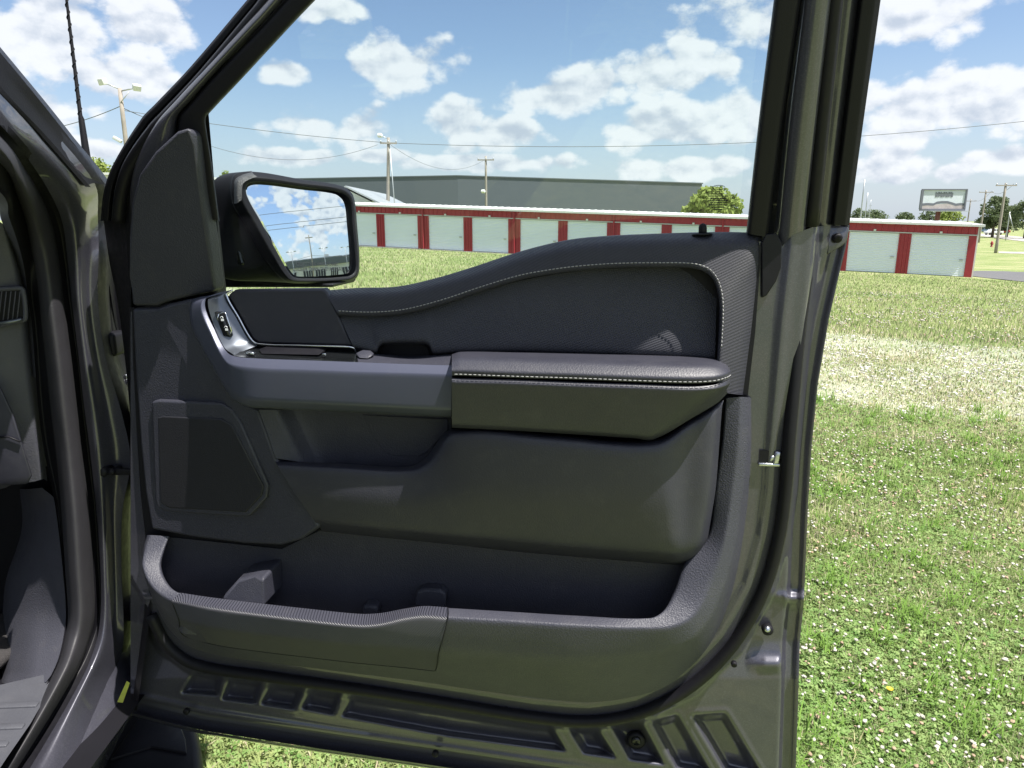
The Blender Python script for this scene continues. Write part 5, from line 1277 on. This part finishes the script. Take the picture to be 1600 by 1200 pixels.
# ================================================================== beyond the camera: what the mirror shows
M['shop_wall'] = mat('pale_shop_wall', (.55, .56, .57), .7, var=.06, vscale=.4)
def showroom():
    x = 62.0; y0, y1 = -24.0, 20.0; zt = 5.7; g = -2.7
    r = root('showroom', (x, 0, g), 'long pale showroom building with dark shop windows seen only in the side mirror', 'building')
    link('wall', MB().box((x + 8, (y0+y1)/2, (zt+g)/2), (16, y1 - y0, zt - g)).me(), M['shop_wall'], r, False)
    link('fascia', MB().box((x - .3, (y0+y1)/2, zt - .95), (.8, y1 - y0 + .4, 1.5)).me(), M['grey_clad'], r, False)
    V = [(x - .6, y0 - 6, 2.6), (x - .6, y0, 5.2), (x + 14, y0, 5.2), (x + 14, y0 - 6, 2.6), (x - .6, y0 - 6, g), (x - .6, y0, g), (x + 14, y0 - 6, g), (x + 14, y0, g)]
    link('lean_to', mesh(V, [(0,1,2,3), (4,5,1,0), (6,4,0,3), (5,7,2,1)]), M['white_steel'], r, False)
    for c, w in ((-1.2, 2.6), (2.2, 3.0), (6.2, 2.2), (10.4, 3.8), (15.0, 3.0), (-6, 3.2), (-11, 3.2), (-17, 3.2)):
        f = link('window', MB().box((x - .06, c, 1.9), (.14, w, 2.4)).me(), M['dark_glass'], r, False)
        for k in range(5):
            link('mullion', MB().box((x - .17, c - w/2 + w*k/4, 1.9), (.10, .10, 2.5)).me(), M['white_steel'], f, False)
    link('rooftop_unit', MB().box((x + 3, 4.6, zt + .35), (1.4, 1.0, .7)).me(), M['galv'], r, False)
showroom()
def far_lamp(x, y, zt, label):
    g = gz(x, y); r = root('parking_lamp', (x, y, g), label, 'lamp', 'parking lot lamps')
    link('shaft', tube([(x, y, g - .2), (x, y, zt)], [.10, .07], 8), M['galv'], r)
    for s in (-1, 1):
        link('lamp_arm', tube([(x, y, zt - .1), (x, y + s * .7, zt)], .04, 6), M['galv'], r)
        link('lamp_head', MB().box((x, y + s * .9, zt), (.35, .55, .16)).me(), M['galv'], r, False)
far_lamp(55, 3.6, 6.9, 'twin headed parking lamp before the showroom middle seen in the mirror')
far_lamp(55, 9.4, 6.6, 'twin headed parking lamp at the showroom far end seen in the mirror')
far_lamp(55, -4.4, 6.9, 'twin headed parking lamp near the lean-to seen in the mirror')
g = gz(46, .3); r = root('utility_pole', (46, .3, g), 'dark utility pole in front of the showroom seen in the mirror', 'pole')
link('shaft', tube([(46, .3, g - .3), (46, .6, 8.3)], [.15, .10], 8), M['wood'], r)
link('crossarm', MB().box((46, .6, 7.9), (.12, 1.6, .13)).me(), M['wood'], r, False)
wire('line over the car park joining the dark pole and the lamps seen in the mirror', (46, .6, 5.0), (50, -26, 4.4), .6, .03)
wire('line running on from the dark pole past the showroom seen in the mirror', (46, .6, 5.0), (50, 26, 4.6), .6, .03)
wire('upper of two close roadside lines seen only in the mirror', (32, -40, 8.9), (34, 40, 8.1), .5, .03)
wire('lower of two close roadside lines seen only in the mirror', (32, -40, 8.3), (34, 40, 7.6), .5, .03)
wire('highest roadside line seen only in the mirror', (34, -40, 11.0), (36, 40, 9.6), .5, .03)

# ================================================================== lawn: blades, clover, stones
def veg_mat(name, trans=.42, rough=.7):
    m, N, L, B = principled(name)
    a = N.new('ShaderNodeVertexColor'); a.layer_name = 'tint'
    g = N.new('ShaderNodeNewGeometry'); un = N.new('ShaderNodeMix'); un.data_type = 'VECTOR'; un.inputs['Factor'].default_value = .62
    L.new(g.outputs['Normal'], un.inputs['A']); un.inputs['B'].default_value = (0, 0, 1)
    nn_ = N.new('ShaderNodeVectorMath'); nn_.operation = 'NORMALIZE'; L.new(un.outputs['Result'], nn_.inputs[0])
    if trans: L.new(nn_.outputs[0], B.inputs['Normal'])
    L.new(a.outputs['Color'], B.inputs['Base Color']); B.inputs['Roughness'].default_value = rough; B.inputs['Specular IOR Level'].default_value = .2
    if trans:
        tr = N.new('ShaderNodeBsdfTranslucent'); L.new(a.outputs['Color'], tr.inputs[0])
        ms = N.new('ShaderNodeMixShader'); ms.inputs[0].default_value = trans
        L.new(B.outputs[0], ms.inputs[1]); L.new(tr.outputs[0], ms.inputs[2]); L.new(ms.outputs[0], N['Material Output'].inputs[0])
    return m
def add_tint(me, C):
    a = me.color_attributes.new('tint', 'FLOAT_COLOR', 'POINT')
    a.data.foreach_set('color', np.concatenate([C, np.ones((len(C), 1))], 1).astype(np.float32).ravel())
def scatter(n, r0, r1, a0, a1, power=1.0):
    """points in a wedge round the camera; a = x/y slope; density falls off with distance"""
    u = RNG.random(n)
    r = (r0 ** power + u * (r1 ** power - r0 ** power)) ** (1 / power) if power else r0 * (r1 / r0) ** u
    an = np.arctan(a0) + RNG.random(n) * (np.arctan(a1) - np.arctan(a0))
    return np.stack([r * np.sin(an), r * np.cos(an)], 1), r
def vnoise(P, s, seed=0):
    q = np.random.default_rng(seed); v = 0
    for k in range(5):
        th = q.random() * 6.28; ph = q.random() * 6.28; f = s * (1.0 + .8 * k)
        v = v + np.sin((P[:, 0] * math.cos(th) + P[:, 1] * math.sin(th)) * f + ph + 1.3 * np.sin((P[:, 0] * math.sin(th * 1.7) + P[:, 1] * math.cos(th * 1.7)) * f * .7)) / (1 + .4 * k)
    return v / 3.2
def thin(P, r, keep):
    return P[keep], r[keep]
def under_truck(P): return (P[:, 0] < -.78) & (P[:, 1] < 2.9)
def blades(name, sets, label):
    VV, CC, FF = [], [], []; base = 0
    for (n, r0, r1, a0, a1, pw, hgt, wid, seg) in sets:
        P, r = scatter(n, r0, r1, a0, a1, pw)
        td = np.abs(track_d(P[:, 0], P[:, 1]) + .35 * vnoise(P, 1.9, 4))
        bare = td < TRACK_HW - .35
        keep = ~(bare & (RNG.random(n) < .40 - .6 * vnoise(P, 2.6, 8)))
        P, r = thin(P, r, keep); td = td[keep]; n = len(P)
        z = ground(P[:, 0], P[:, 1]) - .004
        v = vnoise(P, 1.1, 1); v2 = vnoise(P, 3.7, 2)
        h = hgt * (.55 + .75 * RNG.random(n)) * (1 + .28 * v2); h[td < TRACK_HW] *= .6
        w = wid * (.6 + .8 * RNG.random(n)) * np.clip(r / r0, 1, 4) ** .55
        an = RNG.random(n) * 6.283; le = RNG.random(n) ** 1.2 * 1.15
        dx, dy = np.cos(an), np.sin(an)
        t = RNG.random(n)[:, None]
        g1, g2, g3, g4 = np.array([.165,.245,.075]), np.array([.305,.360,.142]), np.array([.49,.465,.30]), np.array([.45,.385,.28])
        k = np.clip(.5 + .45 * v[:, None] + .4 * (t - .5), 0, 1)
        C = g1 + (g2 - g1) * k
        dry = (RNG.random(n) < .12 + .22 * np.clip(v2 + v * .5, 0, 1) + .22 * (td < TRACK_HW + .9)); C[dry] = g3 + (g4 - g3) * RNG.random(dry.sum())[:, None]
        C *= (.80 + .45 * RNG.random(n))[:, None]
        B0 = np.stack([P[:, 0], P[:, 1], z], 1); side = np.stack([-dy, dx, np.zeros(n)], 1) * (w * .5)[:, None]
        fw = np.stack([dx, dy, np.zeros(n)], 1)
        if seg == 2:
            m1 = B0 + fw * (h * le * .30)[:, None] + np.array([0, 0, 1]) * (h * .62)[:, None]
            tp = B0 + fw * (h * le * .95)[:, None] + np.array([0, 0, 1]) * (h * (1 - .38 * le))[:, None]
            V = np.stack([B0 - side, B0 + side, m1 + side * .85, m1 - side * .85, tp + side * .12, tp - side * .12], 1)
            F_ = np.array([[0,1,2,3],[3,2,4,5]]); nv = 6
        else:
            tp = B0 + fw * (h * le * .8)[:, None] + np.array([0, 0, 1]) * (h * .85)[:, None]
            V = np.stack([B0 - side, B0 + side, tp + side * .25, tp - side * .25], 1); F_ = np.array([[0,1,2,3]]); nv = 4
        VV.append(V.reshape(-1, 3)); CC.append(np.repeat(C, nv, 0))
        FF.append((np.arange(n)[:, None, None] * nv + F_[None]).reshape(-1, 4) + base); base += n * nv
    me = fast_mesh(np.concatenate(VV), np.concatenate(FF)); add_tint(me, np.concatenate(CC))
    o = link(name, me, veg_mat('grass_blade'), None, False); tag(o, label, 'grass', kind='stuff')
blades('grass', [(120000, 1.2, 4.0, .30, .95, 1.0, .056, .0030, 2), (26000, 1.1, 3.0, -.75, .30, 1.0, .050, .0036, 2),
                 (95000, 4.0, 10.0, .28, .95, 1.0, .055, .0046, 2), (70000, 10.0, 40.0, .30, 1.0, 0, .075, .012, 1),
                 (60000, 14.0, 48.0, -.42, .35, 0, .080, .015, 1)], 'mown lawn of green and straw coloured grass blades')

def clover():
    VV, CC, FF = [], [], []; base = 0
    for (n, r0, r1, a0, a1, s) in ((28000, 1.2, 4.2, .30, .95, .0078), (12000, 4.2, 9.5, .28, .95, .010), (4500, 1.1, 2.6, -.6, .3, .0075)):
        P, r = scatter(n, r0, r1, a0, a1, 1.0)
        P, r = thin(P, r, (vnoise(P, 1.6, 12) > -.25) & (np.abs(track_d(P[:, 0], P[:, 1])) > TRACK_HW - .2)); n = len(P)
        z = ground(P[:, 0], P[:, 1]) + .018 + .030 * RNG.random(n); a = RNG.random(n) * 6.28; ss = s * (.7 + .6 * RNG.random(n))
        C0 = np.array([.125,.235,.058]) + RNG.random(n)[:, None] * np.array([.16,.145,.085])
        tx, ty = RNG.normal(size=n) * .35, RNG.normal(size=n) * .35
        for k in range(3):
            b = a + k * 2.094; c, s_ = np.cos(b), np.sin(b)
            def pt(u, v): x = (c * u - s_ * v) * ss; y = (s_ * u + c * v) * ss; return np.stack([P[:, 0] + x, P[:, 1] + y, z + x * tx + y * ty + .15 * np.abs(v) * ss], 1)
            V = np.stack([pt(.05, 0), pt(.95, -.68), pt(1.35, 0), pt(.95, .68)], 1)
            VV.append(V.reshape(-1, 3)); CC.append(np.repeat(C0, 4, 0)); FF.append(np.arange(n * 4).reshape(-1, 4) + base); base += n * 4
    me = fast_mesh(np.concatenate(VV), np.concatenate(FF)); add_tint(me, np.concatenate(CC))
    o = link('clover_leaves', me, veg_mat('clover_leaf', .3), None, False); tag(o, 'low clover leaves growing through the lawn', 'clover', kind='stuff')
clover()
def balls(name, P, z, rad, C, m, label, cat, squash=(1, 1, .8), rough=.25, sub=1):
    bm = bmesh.new(); bmesh.ops.create_icosphere(bm, subdivisions=sub, radius=1.0)
    bv = np.array([v.co[:] for v in bm.verts]); bf = np.array([[v.index for v in f.verts] for f in bm.faces]); bm.free()
    n = len(P); k = len(bv)
    a = RNG.random(n) * 6.28; c, s = np.cos(a), np.sin(a)
    Vb = bv[None] * (1 + rough * (RNG.random((n, k, 1)) - .5)) * np.array(squash)
    V = np.empty((n, k, 3)); V[..., 0] = Vb[..., 0] * c[:, None] - Vb[..., 1] * s[:, None]; V[..., 1] = Vb[..., 0] * s[:, None] + Vb[..., 1] * c[:, None]; V[..., 2] = Vb[..., 2]
    V = V * rad[:, None, None] + np.stack([P[:, 0], P[:, 1], z], 1)[:, None]
    me = fast_mesh(V.reshape(-1, 3), (np.arange(n)[:, None, None] * k + bf[None]).reshape(-1, 3)); add_tint(me, np.repeat(C, k, 0))
    o = link(name, me, m, None, False); tag(o, label, cat, kind='stuff'); return o
def flowers():
    PP, ZZ, RR, CC = [], [], [], []
    for (n, r0, r1, a0, a1, rad) in ((1900, 1.3, 4.5, .30, .95, .0060), (3600, 4.5, 10, .28, .95, .0072), (3600, 10, 24, .30, 1.0, .013), (120, 1.2, 3, -.6, .3, .007)):
        P, r = scatter(n, r0, r1, a0, a1, 1.0)
        q = vnoise(P, 1.3, 21) + .5 * vnoise(P, 4.0, 22)
        P, r = thin(P, r, (q > -.30 + .7 * RNG.random(n) - .25) & ((np.abs(track_d(P[:, 0], P[:, 1])) > TRACK_HW - .1))); n = len(P)
        PP.append(P); ZZ.append(ground(P[:, 0], P[:, 1]) + .045 + .025 * RNG.random(n)); RR.append(rad * (.7 + .6 * RNG.random(n)))
        c = np.array([.58,.56,.48]) * (.75 + .35 * RNG.random(n))[:, None]; pk = RNG.random(n) < .22; c[pk] = c[pk] * np.array([.80,.62,.50]); CC.append(c)
    balls('clover_flowers', np.concatenate(PP), np.concatenate(ZZ), np.concatenate(RR), np.concatenate(CC), veg_mat('clover_head', .25), 'white clover flower heads scattered over the lawn', 'flowers', (1, 1, .8), .9)
flowers()
def stones():
    n = 17000
    P, r = scatter(n, 4.5, 16, .15, 1.15, 1.0)
    d = np.abs(track_d(P[:, 0], P[:, 1]) + .45 * vnoise(P, 1.7, 31))
    keep = (d < TRACK_HW * (.15 + 1.0 * RNG.random(n))) & (vnoise(P, 2.3, 33) > -.30 + .5 * RNG.random(n) - .25); P, r = thin(P, r, keep); n = len(P)
    C = np.array([.62,.60,.57]) * (.55 + .65 * RNG.random(n))[:, None]
    balls('gravel', P, ground(P[:, 0], P[:, 1]) + .004, .009 + .017 * RNG.random(n) ** 2, C, veg_mat('limestone', 0, .9), 'pale limestone gravel of the old track across the lawn', 'gravel', (1.2, .9, .55), .5)
stones()
def tufts():
    VV, CC = [], []
    P, r = scatter(330, 1.5, 9.0, .30, .95, 1.0)
    P, r = thin(P, r, np.abs(track_d(P[:, 0], P[:, 1])) > TRACK_HW * .8)
    for (x, y), rr_ in zip(P, r):
        n = int(14 + RNG.random() * 26); a = RNG.random(n) * 6.283; h = (.07 + .09 * RNG.random()) * (.5 + .6 * RNG.random(n)); le = .25 + .9 * RNG.random(n)
        bx_, by_ = x + .025 * RNG.normal(size=n), y + .025 * RNG.normal(size=n); z = gz(x, y) - .003
        fw = np.stack([np.cos(a), np.sin(a), 0 * a], 1); sd = np.stack([-np.sin(a), np.cos(a), 0 * a], 1) * .0021
        b0_ = np.stack([bx_, by_, 0 * a + z], 1); m1 = b0_ + fw * (h * le * .3)[:, None] + np.array([0, 0, 1]) * (h * .65)[:, None]; tp = b0_ + fw * (h * le * .95)[:, None] + np.array([0, 0, 1]) * (h * (1 - .3 * le))[:, None]
        VV.append(np.stack([b0_ - sd, b0_ + sd, m1 + sd, m1 - sd, tp + sd * .15, tp - sd * .15], 1).reshape(-1, 3))
        c = (np.array([.15, .26, .05]) if RNG.random() < .93 else np.array([.40, .38, .20])) * (.8 + .5 * RNG.random(n))[:, None]; CC.append(np.repeat(c, 6, 0))
    V = np.concatenate(VV); n = len(V) // 6
    me = fast_mesh(V, (np.arange(n)[:, None, None] * 6 + np.array([[0,1,2,3],[3,2,4,5]])[None]).reshape(-1, 4)); add_tint(me, np.concatenate(CC))
    tag(link('grass_tufts', me, veg_mat('long_grass'), None, False), 'longer grass tufts standing above the mown lawn', 'grass', kind='stuff')
tufts()
def dandelion():
    g = on_ground(1385, 1100); x, y = g[0], g[1]; z = gz(x, y)
    r = root('dandelion', (x, y, z), 'single small yellow flower in the lawn beside the door', 'flower')
    link('stem', tube([(x, y, z), (x + .004, y, z + .05)], .0014, 6), M['leaf_light'], r)
    V = [(x + .004, y, z + .052)]; Fs = []
    for k in range(14):
        a = k / 14 * 6.283; b = (k + .8) / 14 * 6.283
        V += [(x + .004 + math.cos(a)*.011, y + math.sin(a)*.011, z + .056), (x + .004 + math.cos(b)*.011, y + math.sin(b)*.011, z + .057)]; Fs.append((0, 2*k + 1, 2*k + 2))
    link('petals', mesh(V, Fs), mat('yellow_petal', (.75, .52, .02), .6), r, False)
dandelion()

# ---- the rest of the cab side behind the photographer: rear door, box side, front seat
def rear_side():
    F_ = np.array([-.122, .9925, 0]); R_ = np.array([.9925, .122, 0]); o = np.array([-.625, .06, 0])
    def P(a, b, h): return o - F_ * a + R_ * b + np.array([0, 0, h])
    rows = [[P(a, b, h) for a in (0, .3, 1.0, 1.5)] for b, h in ((-.10, .48), (-.01, .55), (.02, .85), (.02, 1.15), (.0, 1.30), (-.03, 1.34))]
    rd = part('rear_door', loft(rows, 4, .25), 'paint')
    rows = [[P(a, b, h) for a in (.06, .4, 1.0, 1.4)] for b, h in ((-.035, 1.34), (-.09, 1.6), (-.15, 1.80))]
    part('rear_glass', loft(rows, 4, .25), 'dark_glass', rd)
    part('rear_frame', loft([[P(a, b, h) for a in (0, .5, 1.0, 1.5)] for b, h in ((-.14, 1.79), (-.15, 1.84), (-.2, 1.89))], 4, .25), 'paint', rd)
    part('centre_pillar', loft([[P(a, b, h) for b, h in ((-.03, .5), (.0, 1.3), (-.14, 1.85))] for a in (-.02, .02, .07)], 5, .2), 'paint')
    part('box_side', loft([[P(a, b, h) for a in (1.53, 2.2, 3.0, 3.6)] for b, h in ((-.08, .52), (.0, .6), (.03, .9), (.02, 1.25), (-.06, 1.32))], 4, .25), 'paint')
    st = part('front_seat', bevelled(MB().box((-1.22, .30, .86), (.52, .56, .20)).me(), .06, 4), 'leather')
    part('seat_back', bevelled(MB().box((-1.22, -.06, 1.20), (.50, .18, .66), (Vector((1,0,0)), Vector((0,.96,.28)).normalized(), Vector((0,-.28,.96)).normalized())).me(), .06, 4), 'leather', st)
    part('headrest', bevelled(MB().box((-1.22, -.16, 1.62), (.28, .12, .18)).me(), .045, 4), 'leather', st)
    part('floor_pan', mesh([(-.66, 1.15, .58), (-.60, -1.4, .58), (-2.4, -1.4, .58), (-2.4, 1.2, .58)], [(0,1,2,3)]), 'black', None, False)
rear_side()
